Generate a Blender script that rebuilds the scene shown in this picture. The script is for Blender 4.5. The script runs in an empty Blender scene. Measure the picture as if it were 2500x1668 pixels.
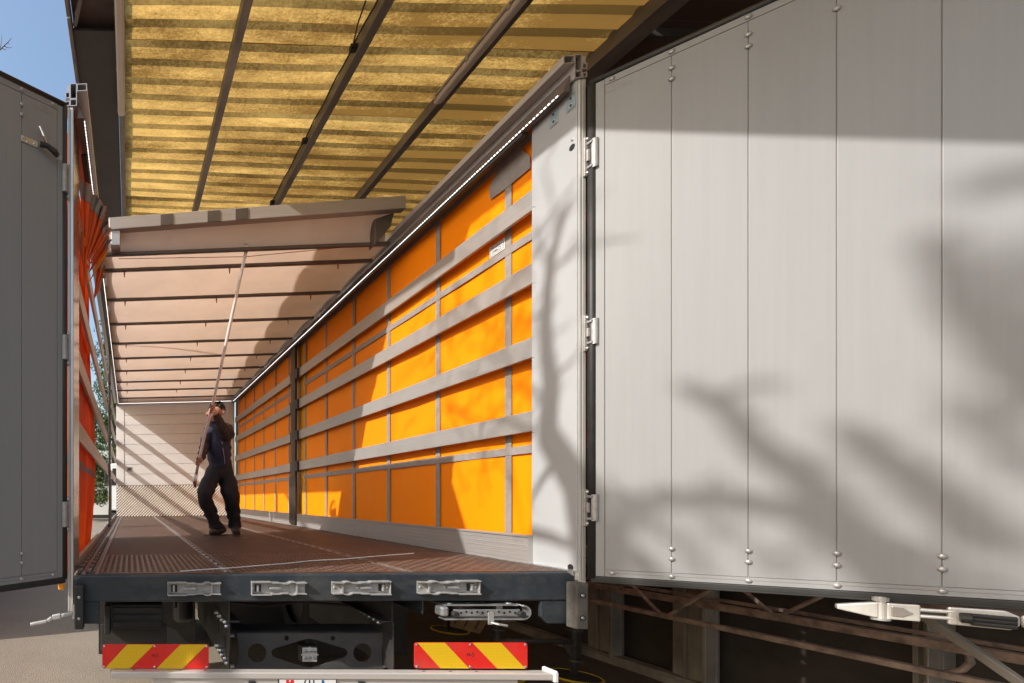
import bpy, bmesh, math, random
from mathutils import Vector, Matrix
R_ = math.radians
sc = bpy.context.scene
col = sc.collection

# ------------------------------------------------------------------ camera, sky, sun, exposure
FPX, PX, PY, YAW = 1170.0, 258.0, 1217.0, 0.0502      # focal length and principal point in photo pixels (2500 x 1668)
EYE = 1.5
cam_data = bpy.data.cameras.new('camera')
cam = bpy.data.objects.new('camera', cam_data)
col.objects.link(cam)
cam.location = (0, 0, EYE)
cam.rotation_euler = (R_(90), 0, YAW)
cam_data.sensor_width = 36
cam_data.lens = FPX / 2500 * 36
cam_data.shift_x = (1250 - PX) / 2500
cam_data.shift_y = (PY - 834) / 2500
cam_data.clip_start = 0.05
cam_data.clip_end = 2000
sc.camera = cam

SUN = Vector((1.0, 0.40, -0.745))                      # the way the light travels
world = bpy.data.worlds.new('World')
sc.world = world
world.use_nodes = True
nt = world.node_tree
sky = nt.nodes.new('ShaderNodeTexSky')
sky.sky_type = 'NISHITA'
sky.sun_disc = False
sky.sun_elevation = math.atan2(0.745, math.hypot(1.0, 0.40))
sky.sun_rotation = math.atan2(-SUN.x, -SUN.y)
sky.dust_density = 3.2
sky.ozone_density = 2.2
sky.air_density = 1.5
bg = nt.nodes['Background']
nt.links.new(sky.outputs[0], bg.inputs[0])
bg.inputs[1].default_value = 0.14

sun_data = bpy.data.lights.new('sun', 'SUN')
sun_data.energy = 3.55
sun_data.angle = R_(0.5)
sun_data.color = (1.0, 0.965, 0.90)
sun = bpy.data.objects.new('sun', sun_data)
col.objects.link(sun)
sun.location = (-20, -8, 15)
sun.rotation_euler = SUN.to_track_quat('-Z', 'Y').to_euler()

sc.view_settings.view_transform = 'Standard'
sc.view_settings.look = 'None'
sc.view_settings.gamma = 1.0
sc.view_settings.exposure = 0.82
sc.render.engine = 'CYCLES'
sc.cycles.use_denoising = True
sc.cycles.max_bounces = 8
sc.cycles.diffuse_bounces = 5
sc.cycles.glossy_bounces = 4
sc.cycles.transmission_bounces = 5
sc.cycles.sample_clamp_indirect = 6

# ------------------------------------------------------------------ pixel placement helpers: a photo pixel taken to a chosen plane
CY_, SY_ = math.cos(YAW), math.sin(YAW)
SHEAR = 0.014                                           # truck sheared upward to the right to follow the image, posts kept vertical

def ray(x, y):
    a = (x - PX) / FPX
    return Vector((a * CY_ - SY_, a * SY_ + CY_, (PY - y) / FPX))
def on_y(x, y, Y):                                     # truck coordinates (shear taken out)
    d = ray(x, y); p = d * (Y / d.y); return Vector((p.x, p.y, p.z + EYE - SHEAR * p.x))
def on_x(x, y, X):
    d = ray(x, y); p = d * (X / d.x); return Vector((p.x, p.y, p.z + EYE - SHEAR * p.x))
def free_y(x, y, Y):                                   # world coordinates
    d = ray(x, y); p = d * (Y / d.y); return Vector((p.x, p.y, p.z + EYE))
def free_x(x, y, X):
    d = ray(x, y); p = d * (X / d.x); return Vector((p.x, p.y, p.z + EYE))

# ------------------------------------------------------------------ mesh helpers
WL = {}                                                # world location of every object made

class MB:
    def __init__(s): s.v = []; s.f = []; s.m = []
    def add(s, vs, fs, mi=0):
        o = len(s.v); s.v += [Vector(v) for v in vs]; s.f += [tuple(i + o for i in f) for f in fs]; s.m += [mi] * len(fs); return s
    def box(s, x0, x1, y0, y1, z0, z1, mi=0):
        return s.add([(x0,y0,z0),(x1,y0,z0),(x1,y1,z0),(x0,y1,z0),(x0,y0,z1),(x1,y0,z1),(x1,y1,z1),(x0,y1,z1)],
                     [(3,2,1,0),(4,5,6,7),(0,1,5,4),(1,2,6,5),(2,3,7,6),(3,0,4,7)], mi)
    def obox(s, c, ax, ay, az, mi=0):                  # centre and three half vectors
        c, ax, ay, az = map(Vector, (c, ax, ay, az))
        vs = [c + ax*i + ay*j + az*k for k in (-1,1) for (i,j) in ((-1,-1),(1,-1),(1,1),(-1,1))]
        fs = [(3,2,1,0),(4,5,6,7),(0,1,5,4),(1,2,6,5),(2,3,7,6),(3,0,4,7)]
        if ax.cross(ay).dot(az) < 0: fs = [f[::-1] for f in fs]
        return s.add(vs, fs, mi)
    def bar(s, p, q, w, h, up=(0,0,1), mi=0):
        p, q = Vector(p), Vector(q); d = (q - p)
        u = Vector(up); side = d.cross(u).normalized(); u = side.cross(d).normalized()
        return s.obox((p+q)/2, d/2, side*w/2, u*h/2, mi)
    def tube(s, pts, r, n=8, mi=0, caps=True):
        pts = [Vector(p) for p in pts]; rs = r if isinstance(r, (list, tuple)) else [r]*len(pts)
        o = len(s.v); ref = None
        for i, p in enumerate(pts):
            d = (pts[min(i+1, len(pts)-1)] - pts[max(i-1, 0)]).normalized()
            if ref is None: ref = d.orthogonal().normalized()
            ref = (ref - d * ref.dot(d)); ref = ref.normalized() if ref.length > 1e-6 else d.orthogonal().normalized()
            b = d.cross(ref)
            for k in range(n):
                a = 2*math.pi*k/n; s.v.append(p + (ref*math.cos(a) + b*math.sin(a))*rs[i])
        for i in range(len(pts)-1):
            for k in range(n):
                a = o+i*n+k; b2 = o+i*n+(k+1) % n
                s.f.append((a, b2, b2+n, a+n)); s.m.append(mi)
        if caps:
            s.f.append(tuple(o+k for k in range(n))[::-1]); s.m.append(mi)
            e = o+(len(pts)-1)*n; s.f.append(tuple(e+k for k in range(n))); s.m.append(mi)
        return s
    def prism(s, poly, off, mi=0):
        poly = [Vector(p) for p in poly]; off = Vector(off); n = len(poly)
        fs = [tuple(range(n))[::-1], tuple(range(n, 2*n))] + [(i, (i+1) % n, (i+1) % n + n, i+n) for i in range(n)]
        nrm = Vector((0,0,0))
        for i in range(n): nrm += poly[i].cross(poly[(i+1) % n])
        if nrm.dot(off) < 0: fs = [f[::-1] for f in fs]
        return s.add(poly + [p + off for p in poly], fs, mi)
    def dome(s, c, nrm, r, h, n=10, mi=0):             # rivet or bolt head
        c, nrm = Vector(c), Vector(nrm).normalized(); a = nrm.orthogonal().normalized(); b = nrm.cross(a); o = len(s.v)
        rings = ((1.0, 0.0), (0.86, 0.55), (0.5, 0.9))
        for rr, hh in rings:
            for k in range(n):
                t = 2*math.pi*k/n; s.v.append(c + (a*math.cos(t)+b*math.sin(t))*r*rr + nrm*h*hh)
        s.v.append(c + nrm*h)
        for i in range(2):
            for k in range(n): s.f.append((o+i*n+k, o+i*n+(k+1) % n, o+(i+1)*n+(k+1) % n, o+(i+1)*n+k)); s.m.append(mi)
        for k in range(n): s.f.append((o+2*n+k, o+2*n+(k+1) % n, o+3*n)); s.m.append(mi)
        return s
    def cyl(s, p, q, r, n=16, mi=0): return s.tube([p, q], r, n, mi)
    def lean(s):
        for v in s.v: v.z += SHEAR * v.x
        return s
    def build(s, name, mats, parent=None, smooth=False, bevel=0.0, lean=False, seg=2):
        if lean: s.lean()
        lo = Vector([min(v[i] for v in s.v) for i in range(3)]); hi = Vector([max(v[i] for v in s.v) for i in range(3)])
        c = (lo + hi)/2
        if parent is None: c.z = lo.z
        me = bpy.data.meshes.new(name)
        me.from_pydata([v - c for v in s.v], [], s.f)
        mats = mats if isinstance(mats, (list, tuple)) else [mats]
        for m in mats: me.materials.append(m)
        me.polygons.foreach_set('material_index', s.m)
        if smooth: me.polygons.foreach_set('use_smooth', [True]*len(s.f))
        me.update()
        return link(name, me, c, parent, bevel, seg, smooth)

def link(name, me, c, parent=None, bevel=0.0, seg=2, smooth=False):
    o = bpy.data.objects.new(name, me); col.objects.link(o)
    c = Vector(c)
    if parent is not None:
        o.parent = parent; o.location = c - WL[parent.name]
    else: o.location = c
    WL[o.name] = c
    if bevel:
        b = o.modifiers.new('edge', 'BEVEL'); b.width = bevel; b.segments = seg; b.limit_method = 'ANGLE'; b.angle_limit = R_(35)
        b.harden_normals = False
    return o
def again(src, c, parent):                             # a copy of a part at another place, sharing its mesh
    o = src.copy(); col.objects.link(o); o.parent = parent
    o.location = Vector(c) - (WL[parent.name] if parent is not None else Vector((0,0,0))); WL[o.name] = Vector(c); return o
def empty(name, loc):
    o = bpy.data.objects.new(name, None); col.objects.link(o); o.location = loc; o.empty_display_size = .2; WL[o.name] = Vector(loc); return o
def tag(o, label=None, cat=None, group=None, kind=None):
    for k, v in (('label', label), ('category', cat), ('group', group), ('kind', kind)):
        if v: o[k] = v
    return o
def flat(outer, holes, name):                          # plate outline with holes -> list of mesh triangles, via a filled curve
    cu = bpy.data.curves.new(name, 'CURVE'); cu.dimensions = '2D'; cu.fill_mode = 'BOTH'
    for pl in [outer] + holes:
        sp = cu.splines.new('POLY'); sp.points.add(len(pl)-1); sp.use_cyclic_u = True
        for p, q in zip(sp.points, pl): p.co = (q[0], q[1], 0, 1)
    return cu
def curve_mesh(cu, ext):
    cu.extrude = ext
    o = bpy.data.objects.new('temporary', cu); me = bpy.data.meshes.new_from_object(o); bpy.data.objects.remove(o); bpy.data.curves.remove(cu); return me
def text_mesh(body, size, ext=0.0006, sx=1.0):
    cu = bpy.data.curves.new('letters', 'FONT'); cu.body = body; cu.size = size; cu.align_x = 'CENTER'; cu.align_y = 'CENTER'
    me = curve_mesh(cu, ext)
    for v in me.vertices: v.co.x *= sx
    return me
def plate(me, origin, ux, uy, name, mat, parent, lean=False, bevel=0.0):   # a flat mesh set into the world: its x along ux, y along uy
    origin, ux, uy = Vector(origin), Vector(ux), Vector(uy); uz = ux.cross(uy)
    pts = [origin + ux*v.co.x + uy*v.co.y + uz*v.co.z for v in me.vertices]
    mb = MB(); mb.v = pts; mb.f = [tuple(p.vertices) for p in me.polygons]; mb.m = [0]*len(mb.f)
    return mb.build(name, mat, parent, lean=lean, bevel=bevel)

# ------------------------------------------------------------------ materials
def nodes(name):
    m = bpy.data.materials.new(name); m.use_nodes = True; t = m.node_tree; return m, t, t.nodes['Principled BSDF']
def noise(t, scale, detail=4, rough=.6, stretch=None, coord='Object'):
    tc0 = t.nodes.new('ShaderNodeTexCoord'); n = t.nodes.new('ShaderNodeTexNoise')
    oi = t.nodes.new('ShaderNodeObjectInfo'); sh = t.nodes.new('ShaderNodeVectorMath'); sh.operation = 'MULTIPLY_ADD'   # each piece gets its own patch of the pattern
    sh.inputs[1].default_value = (37, 91, 53); t.links.new(oi.outputs['Random'], sh.inputs[0]); t.links.new(tc0.outputs[coord], sh.inputs[2])
    class tc: outputs = {coord: sh.outputs[0]}
    n.inputs['Scale'].default_value = scale; n.inputs['Detail'].default_value = detail; n.inputs['Roughness'].default_value = rough
    if stretch:
        mp = t.nodes.new('ShaderNodeMapping'); mp.inputs['Scale'].default_value = stretch
        t.links.new(tc.outputs[coord], mp.inputs[0]); t.links.new(mp.outputs[0], n.inputs[0])
    else: t.links.new(tc.outputs[coord], n.inputs[0])
    return n.outputs[0]
def ramp(t, fac, a, b, lo=.35, hi=.65):
    r = t.nodes.new('ShaderNodeValToRGB'); r.color_ramp.elements[0].position = lo; r.color_ramp.elements[1].position = hi
    r.color_ramp.elements[0].color = (*a, 1); r.color_ramp.elements[1].color = (*b, 1); t.links.new(fac, r.inputs[0]); return r.outputs[0]
def bump(t, bs, fac, strength, dist=.01):
    b = t.nodes.new('ShaderNodeBump'); b.inputs['Strength'].default_value = strength; b.inputs['Distance'].default_value = dist
    t.links.new(fac, b.inputs['Height']); t.links.new(b.outputs[0], bs.inputs['Normal'])
def mix(t, fac, a, b):
    m = t.nodes.new('ShaderNodeMix'); m.data_type = 'RGBA'; t.links.new(fac, m.inputs[0]); t.links.new(a, m.inputs[6]); t.links.new(b, m.inputs[7]); return m.outputs[2]

ALB = 0.83
def simple(name, c, rough=.5, metal=0.0, var=.12, scale=6, stretch=None, bmp=0.0, bscale=60, spec=.5, dust=0):
    c = tuple(x*ALB for x in c)
    m, t, b = nodes(name)
    f = noise(t, scale, 5, .6, stretch)
    lo = tuple(max(0, x*(1-var)) for x in c); hi = tuple(min(1, x*(1+var)) for x in c)
    t.links.new(ramp(t, f, lo, hi), b.inputs['Base Color'])
    b.inputs['Roughness'].default_value = rough; b.inputs['Metallic'].default_value = metal
    b.inputs['Specular IOR Level'].default_value = spec
    if bmp: bump(t, b, noise(t, bscale, 3), bmp)
    if dust:                                           # road film: a pale dusty veil in patches, with speckle
        d1 = noise(t, 3.5, 7, .75, (1, 1, 1.6)); d2 = noise(t, 70, 4, .8)
        ad = t.nodes.new('ShaderNodeMath'); ad.operation = 'MULTIPLY_ADD'; ad.inputs[1].default_value = .35; t.links.new(d2, ad.inputs[0]); t.links.new(d1, ad.inputs[2])
        mr = t.nodes.new('ShaderNodeMapRange'); mr.inputs[1].default_value = .62; mr.inputs[2].default_value = .95; mr.inputs[4].default_value = dust; t.links.new(ad.outputs[0], mr.inputs[0])
        rgb = t.nodes.new('ShaderNodeRGB'); rgb.outputs[0].default_value = (.17, .14, .115, 1)
        t.links.new(mix(t, mr.outputs[0], b.inputs['Base Color'].links[0].from_socket, rgb.outputs[0]), b.inputs['Base Color'])
    return m
def brushed(name, c, rough, metal, stretch, var=.1, dirt=.0):
    c = tuple(x*ALB for x in c)
    m, t, b = nodes(name)
    f = noise(t, 10, 6, .65, stretch)
    colr = ramp(t, f, tuple(x*(1-var) for x in c), tuple(min(1, x*(1+var)) for x in c), .3, .7)
    if dirt:
        g = noise(t, 2.2, 6, .7); mm = t.nodes.new('ShaderNodeMapRange'); mm.inputs[1].default_value = .5; mm.inputs[2].default_value = .75; mm.inputs[4].default_value = dirt
        t.links.new(g, mm.inputs[0]); rgb = t.nodes.new('ShaderNodeRGB'); rgb.outputs[0].default_value = (c[0]*.5, c[1]*.47, c[2]*.43, 1)
        colr = mix(t, mm.outputs[0], colr, rgb.outputs[0])
    t.links.new(colr, b.inputs['Base Color'])
    rr = t.nodes.new('ShaderNodeMapRange'); rr.inputs[3].default_value = rough*.8; rr.inputs[4].default_value = rough*1.2; t.links.new(f, rr.inputs[0])
    t.links.new(rr.outputs[0], b.inputs['Roughness']); b.inputs['Metallic'].default_value = metal
    return m
def sheer(name, c_diff, c_trans, mixf, rough=.5, scale=8, var=.08, extra=None, bmp=0):
    m, t, b = nodes(name)
    out = t.nodes['Material Output']
    f = noise(t, scale, 5, .6)
    cd = ramp(t, f, tuple(x*(1-var) for x in c_diff), tuple(min(1, x*(1+var)) for x in c_diff))
    ct = ramp(t, f, tuple(x*(1-var) for x in c_trans), tuple(min(1, x*(1+var)) for x in c_trans))
    if extra: cd, ct = extra(t, cd, ct)
    t.links.new(cd, b.inputs['Base Color']); b.inputs['Roughness'].default_value = rough
    tr = t.nodes.new('ShaderNodeBsdfTranslucent'); t.links.new(ct, tr.inputs[0])
    ms = t.nodes.new('ShaderNodeMixShader'); ms.inputs[0].default_value = mixf
    t.links.new(b.outputs[0], ms.inputs[1]); t.links.new(tr.outputs[0], ms.inputs[2]); t.links.new(ms.outputs[0], out.inputs[0])
    if bmp: bump(t, b, noise(t, 5, 4), bmp, .02)
    return m
def glow(name, c, s):
    m, t, b = nodes(name); b.inputs['Base Color'].default_value = (*c, 1); b.inputs['Emission Color'].default_value = (*c, 1); b.inputs['Emission Strength'].default_value = s; return m

M = {}
M['door_alu'] = brushed('door_aluminium', (.300, .302, .312), .42, .3, (5, 5, .12), .03, .10)
def door_skin():
    m, t, b = nodes('door_aluminium')
    f = noise(t, 10, 6, .65, (5, 5, .10)); c1 = ramp(t, f, (.226, .225, .228), (.241, .240, .243), .3, .7)
    g = noise(t, 1.6, 6, .7, (1, 1, .35)); kg = t.nodes.new('ShaderNodeMapRange'); kg.inputs[1].default_value = .48; kg.inputs[2].default_value = .78; kg.inputs[4].default_value = .35; t.links.new(g, kg.inputs[0])
    gr = t.nodes.new('ShaderNodeRGB'); gr.outputs[0].default_value = (.175, .174, .176, 1); c2 = mix(t, kg.outputs[0], c1, gr.outputs[0])
    w = noise(t, 26, 3, .5, (1, 1, .06)); kw = t.nodes.new('ShaderNodeMapRange'); kw.inputs[1].default_value = .74; kw.inputs[2].default_value = .80; kw.inputs[4].default_value = .10; t.links.new(w, kw.inputs[0])   # dried runs and scratches
    wr = t.nodes.new('ShaderNodeRGB'); wr.outputs[0].default_value = (.22, .21, .20, 1); c3 = mix(t, kw.outputs[0], c2, wr.outputs[0])
    sm = noise(t, 5, 8, .8, (1.4, 1.4, .8)); ks = t.nodes.new('ShaderNodeMapRange'); ks.inputs[1].default_value = .64; ks.inputs[2].default_value = .74; ks.inputs[4].default_value = .30; t.links.new(sm, ks.inputs[0])   # hand smudges and rubbed spots
    sr = t.nodes.new('ShaderNodeRGB'); sr.outputs[0].default_value = (.16, .152, .145, 1); c4 = mix(t, ks.outputs[0], c3, sr.outputs[0])
    t.links.new(c4, b.inputs['Base Color']); b.inputs['Metallic'].default_value = .08
    rr = t.nodes.new('ShaderNodeMapRange'); rr.inputs[3].default_value = .34; rr.inputs[4].default_value = .52; t.links.new(g, rr.inputs[0]); t.links.new(rr.outputs[0], b.inputs['Roughness'])
    bump(t, b, noise(t, .9, 2, .5, (1, 1, .8)), .15, .02); return m
M['door_alu'] = door_skin()
M['slat_alu'] = brushed('slat_aluminium', (.50, .47, .445), .38, .5, (8, .12, 8), .07, .2)
M['rail_alu'] = brushed('rail_aluminium', (.62, .58, .56), .32, .7, (8, .2, 8), .08)
M['post_alu'] = brushed('post_aluminium', (.72, .69, .64), .3, .5, (8, 8, .2), .05)
M['mirror_alu'] = brushed('bright_aluminium', (.62, .57, .53), .2, .85, (8, 8, .2), .06)
M['steel'] = simple('zinc_steel', (.62, .63, .64), .32, .85, .2, 14)
M['cast'] = simple('cast_aluminium', (.40, .39, .38), .5, .35, .12, 40, bmp=.15, dust=.45)
M['white_panel'] = simple('white_painted_panel', (.405, .415, .43), .42, 0, .03, 1.2)
M['wall_panel'] = simple('front_wall_panel', (.74, .72, .705), .5, .0, .03, 3)
M['plate_base'] = simple('tread_plate_base', (.22, .17, .14), .45, .5, .12, 8)
M['plate_glint'] = simple('tread_plate_glint', (.88, .80, .72), .3, .4, .08, 8)  # paler than the base: the glint on the studs is put into the colour
M['floor_wood'] = None
M['tread_floor'] = simple('floor_tread_plate', (.11, .068, .052), .42, .3, .25, 6)
M['channel'] = brushed('floor_channel', (.24, .20, .175), .45, .5, (10, .3, 10), .2)
M['navy'] = simple('navy_steel_paint', (.020, .028, .036), .42, 0, .2, 4, bmp=.02, dust=.30)
M['chassis'] = simple('chassis_black_paint', (.024, .024, .026), .42, 0, .25, 6, dust=.25)
M['black'] = simple('black_plastic', (.010, .010, .010), .5, 0, .2, 9, dust=.15)
M['rubber'] = simple('black_rubber', (.020, .019, .018), .55, 0, .25, 12)
M['rubber_grey'] = simple('dusty_rubber', (.085, .078, .07), .8, 0, .3, 14, bmp=.2, dust=.4)
M['bronze'] = simple('dark_post_steel', (.060, .050, .042), .42, .5, .2, 10)
M['bluegrey'] = simple('zinc_bracket', (.36, .43, .46), .45, .5, .12, 20)
M['red'] = simple('reflective_red', (.72, .018, .012), .35, 0, .05, 20, dust=.28)
M['amber'] = simple('amber_lens', (.9, .32, .01), .25, 0, .05, 20)
M['white'] = simple('white_plastic', (.8, .79, .77), .45, 0, .04, 10)
M['ink'] = simple('black_print', (.015, .013, .012), .6, 0, .1, 20)
M['blue'] = simple('blue_print', (.02, .14, .32), .5, 0, .1, 20)
M['led'] = glow('led_white', (1, .97, .93), 1.5)
M['lens'] = simple('clear_lens', (.62, .58, .55), .15, .1, .15, 60)
M['bar_alu'] = brushed('bumper_bar_aluminium', (.66, .61, .565), .35, .35, (.2, 8, 8), .05)
M['strap'] = simple('grey_webbing', (.32, .285, .265), .55, .1, .1, 20)
M['strap_red'] = simple('pink_webbing', (.45, .22, .18), .6, 0, .1, 20)
M['bow'] = simple('roof_bow_steel', (.14, .115, .10), .45, .6, .15, 6)
M['beam_grey'] = brushed('grey_beam_aluminium', (.42, .37, .34), .4, .4, (.3, 8, 8), .08)
M['rivet_alu'] = simple('rivet_aluminium', (.42, .41, .40), .4, .5, .1, 20)
M['rail_cover'] = simple('brown_rail_cover', (.15, .115, .10), .5, .2, .1, 6)
M['tow_grey'] = simple('dark_grey_paint', (.060, .058, .058), .5, 0, .15, 5, dust=.22)
M['pole'] = simple('pole_aluminium', (.80, .74, .70), .4, .2, .08, 10)

def honeycomb():
    m, t, b = nodes('reflective_yellow')
    tc = t.nodes.new('ShaderNodeTexCoord'); v = t.nodes.new('ShaderNodeTexVoronoi'); v.inputs['Scale'].default_value = 130; v.inputs['Randomness'].default_value = .15
    t.links.new(tc.outputs['Object'], v.inputs[0])
    t.links.new(ramp(t, v.outputs['Distance'], (.70, .44, .01), (.55, .33, .005), .2, .6), b.inputs['Base Color']); b.inputs['Roughness'].default_value = .35
    return m
M['yellow'] = honeycomb()

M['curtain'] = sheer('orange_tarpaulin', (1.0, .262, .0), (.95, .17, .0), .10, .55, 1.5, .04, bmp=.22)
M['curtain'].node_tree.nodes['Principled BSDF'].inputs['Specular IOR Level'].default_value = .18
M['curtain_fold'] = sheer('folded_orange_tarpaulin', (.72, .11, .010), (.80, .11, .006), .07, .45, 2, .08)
M['curtain_yellow'] = sheer('yellow_tarpaulin', (.85, .37, .0), (.8, .33, .0), .2, .45, 2, .04)
M['tarp'] = sheer('cream_roof_tarpaulin', (.55, .455, .41), (.67, .50, .40), .5, .5, 3, .05)

def sheet_extra(t, cd, ct):
    # dirt: fine speckle that gathers in blotches, an algae bloom, both with a shape of their own
    sp = noise(t, 45, 9, .85, (.8, 1.2, 1)); bl = noise(t, 1.1, 6, .7, (.5, 1.6, 1))
    ad = t.nodes.new('ShaderNodeMath'); ad.operation = 'MULTIPLY_ADD'; ad.inputs[1].default_value = .80; t.links.new(sp, ad.inputs[0]); t.links.new(bl, ad.inputs[2])
    f = t.nodes.new('ShaderNodeMapRange'); f.inputs[1].default_value = .80; f.inputs[2].default_value = 1.06; f.inputs[4].default_value = .92
    geo = t.nodes.new('ShaderNodeNewGeometry'); sx = t.nodes.new('ShaderNodeSeparateXYZ'); t.links.new(geo.outputs['Position'], sx.inputs[0])
    gx = t.nodes.new('ShaderNodeMapRange'); gx.inputs[1].default_value = .5; gx.inputs[2].default_value = 3.6; gx.inputs[3].default_value = .0; gx.inputs[4].default_value = .20; t.links.new(sx.outputs[0], gx.inputs[0])
    a2 = t.nodes.new('ShaderNodeMath'); t.links.new(ad.outputs[0], a2.inputs[0]); t.links.new(gx.outputs[0], a2.inputs[1]); t.links.new(a2.outputs[0], f.inputs[0])   # more algae towards the low right side
    rgb = t.nodes.new('ShaderNodeRGB'); rgb.outputs[0].default_value = (.17, .085, .018, 1)
    return mix(t, f.outputs[0], cd, rgb.outputs[0]), mix(t, f.outputs[0], ct, rgb.outputs[0])
M['sheet'] = sheer('yellowed_fibreglass', (.40, .25, .085), (.76, .475, .135), .66, .5, 4, .10, sheet_extra)
M['sheet_rib'] = sheer('weathered_fibreglass', (.40, .33, .22), (.62, .45, .22), .55, .5, 6, .14, sheet_extra)
M['purlin'] = simple('galvanised_purlin', (.22, .195, .165), .5, .4, .25, 5, (1, .4, 1))
M['fascia'] = simple('weathered_grey_board', (.20, .18, .155), .7, .0, .2, 8)
M['soffit'] = simple('dark_grey_sheet', (.055, .050, .045), .6, 0, .15, 2)
M['soffit_brown'] = simple('dark_brown_sheet', (.105, .068, .054), .6, 0, .2, 3)
M['shed'] = simple('dark_shed_boarding', (.050, .041, .035), .75, 0, .3, 3)
M['pillar'] = simple('grey_painted_steel', (.28, .255, .225), .6, .2, .3, 5, (1, 1, .4))
M['rust'] = simple('rusty_steel', (.34, .255, .21), .6, .3, .4, 14)
M['scaffold'] = simple('scaffold_steel', (.13, .12, .11), .5, .5, .25, 12)
M['yellow_paint'] = simple('yellow_paint', (.62, .43, .01), .5, 0, .15, 12)
M['board_tan'] = simple('tan_board', (.42, .26, .11), .75, 0, .2, 8, bmp=.1)
M['red_paint'] = simple('red_paint', (.42, .025, .018), .5, 0, .2, 8)
M['tyre'] = simple('tyre_rubber', (.018, .017, .016), .75, 0, .2, 9)

def wood():
    m, t, b = nodes('brown_floor_plywood')
    g = noise(t, 3, 7, .65, (2.5, .5, 2.5)); s = noise(t, 14, 6, .7, (.6, 3, 1))
    c1 = ramp(t, g, (.048, .025, .017), (.098, .058, .040), .3, .7)
    c2 = ramp(t, s, (.038, .020, .014), (.125, .078, .055), .3, .75)
    mm = t.nodes.new('ShaderNodeMix'); mm.data_type = 'RGBA'; mm.inputs[0].default_value = .4; t.links.new(c1, mm.inputs[6]); t.links.new(c2, mm.inputs[7])
    t.links.new(mm.outputs[2], b.inputs['Base Color']); b.inputs['Roughness'].default_value = .62; b.inputs['Specular IOR Level'].default_value = .35
    sc1 = noise(t, 9, 4, .8, (9, .22, 1)); sc2 = noise(t, 4, 5, .75, (1, .5, 1))      # drag marks along the bed, dusty scuffed patches
    k1 = t.nodes.new('ShaderNodeMapRange'); k1.inputs[1].default_value = .60; k1.inputs[2].default_value = .74; k1.inputs[4].default_value = .5; t.links.new(sc1, k1.inputs[0])
    k2 = t.nodes.new('ShaderNodeMapRange'); k2.inputs[1].default_value = .52; k2.inputs[2].default_value = .72; k2.inputs[4].default_value = .4; t.links.new(sc2, k2.inputs[0])
    ks = t.nodes.new('ShaderNodeMath'); ks.operation = 'MAXIMUM'; t.links.new(k1.outputs[0], ks.inputs[0]); t.links.new(k2.outputs[0], ks.inputs[1])
    dust = t.nodes.new('ShaderNodeRGB'); dust.outputs[0].default_value = (.16, .115, .085, 1)
    t.links.new(mix(t, ks.outputs[0], mm.outputs[2], dust.outputs[0]), b.inputs['Base Color'])
    bump(t, b, s, .12, .004); return m
M['floor_wood'] = wood()
def asphalt(name, a, b_, sc_=90):
    m, t, b = nodes(name)
    f = noise(t, sc_, 3, .7); g = noise(t, .7, 5, .6)
    v = t.nodes.new('ShaderNodeTexVoronoi'); v.inputs['Scale'].default_value = 120; tc = t.nodes.new('ShaderNodeTexCoord'); t.links.new(tc.outputs['Object'], v.inputs[0])
    c1 = ramp(t, f, a, b_, .3, .7); c2 = ramp(t, g, tuple(x*.8 for x in a), b_, .3, .7)
    mm = t.nodes.new('ShaderNodeMix'); mm.data_type = 'RGBA'; mm.inputs[0].default_value = .35; t.links.new(c1, mm.inputs[6]); t.links.new(c2, mm.inputs[7])
    t.links.new(mm.outputs[2], b.inputs['Base Color']); b.inputs['Roughness'].default_value = .9
    bump(t, b, v.outputs['Distance'], .5, .01); return m
M['asphalt'] = asphalt('sandy_asphalt', (.13, .105, .078), (.275, .228, .175))
M['dirt'] = asphalt('brown_yard_dirt', (.05, .034, .024), (.115, .08, .055), 20)

def leafy(name, a, b_, trans):
    return sheer(name, a, b_, trans, .6, 1.4, .55)
M['pine'] = leafy('pine_needles', (.055, .085, .022), (.10, .13, .02), .25)
M['bark'] = simple('grey_bark', (.13, .10, .08), .9, 0, .35, 12, bmp=.4)
M['skin'] = simple('skin', (.50, .26, .18), .5, 0, .06, 30)
M['hair'] = simple('dark_hair', (.018, .012, .009), .6, 0, .3, 60)
M['jacket'] = simple('navy_jacket', (.022, .025, .065), .75, 0, .3, 14, bmp=.2)
M['sleeve'] = simple('dark_brown_sleeve', (.048, .035, .031), .8, 0, .3, 14, bmp=.2)
M['trouser'] = simple('black_trousers', (.014, .013, .017), .8, 0, .4, 12, bmp=.2)
M['boot'] = simple('brown_boot_leather', (.040, .026, .017), .6, 0, .3, 20)
M['sole'] = simple('boot_sole', (.075, .055, .040), .8, 0, .2, 20)
M['shelf_red'] = M['red_paint']

# ------------------------------------------------------------------ setting: ground
g = MB(); g.box(-300, 300, -120, 500, -.3, 0); go = g.build('ground', M['asphalt']); tag(go, 'sandy grey asphalt yard', None, None, 'structure')
g = MB(); g.box(2.75, 40, 2.9, 60, -.1, .004); g.box(.9, 2.75, 3.6, 60, -.1, .004)
tag(g.build('dirt_floor', M['dirt']), 'dark brown dirt floor under the shed', None, None, 'structure')

# ------------------------------------------------------------------ the truck
RY, XL, XR, ZF, YF = 2.58, -.303, 2.297, 1.094, 10.62
XC = (XL + XR)/2
truck = empty('curtain_truck', (XC, RY, 0))
tag(truck, 'open-backed curtainside truck with orange curtains and both rear doors swung wide', 'truck')
def P(mb, name, mat, parent=truck, **k): return mb.build(name, mat, parent, lean=True, **k)
def box(name, mat, x0, x1, y0, y1, z0, z1, bevel=0, parent=truck):
    return P(MB().box(x0, x1, y0, y1, z0, z1), name, mat, parent, bevel=bevel)

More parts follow.
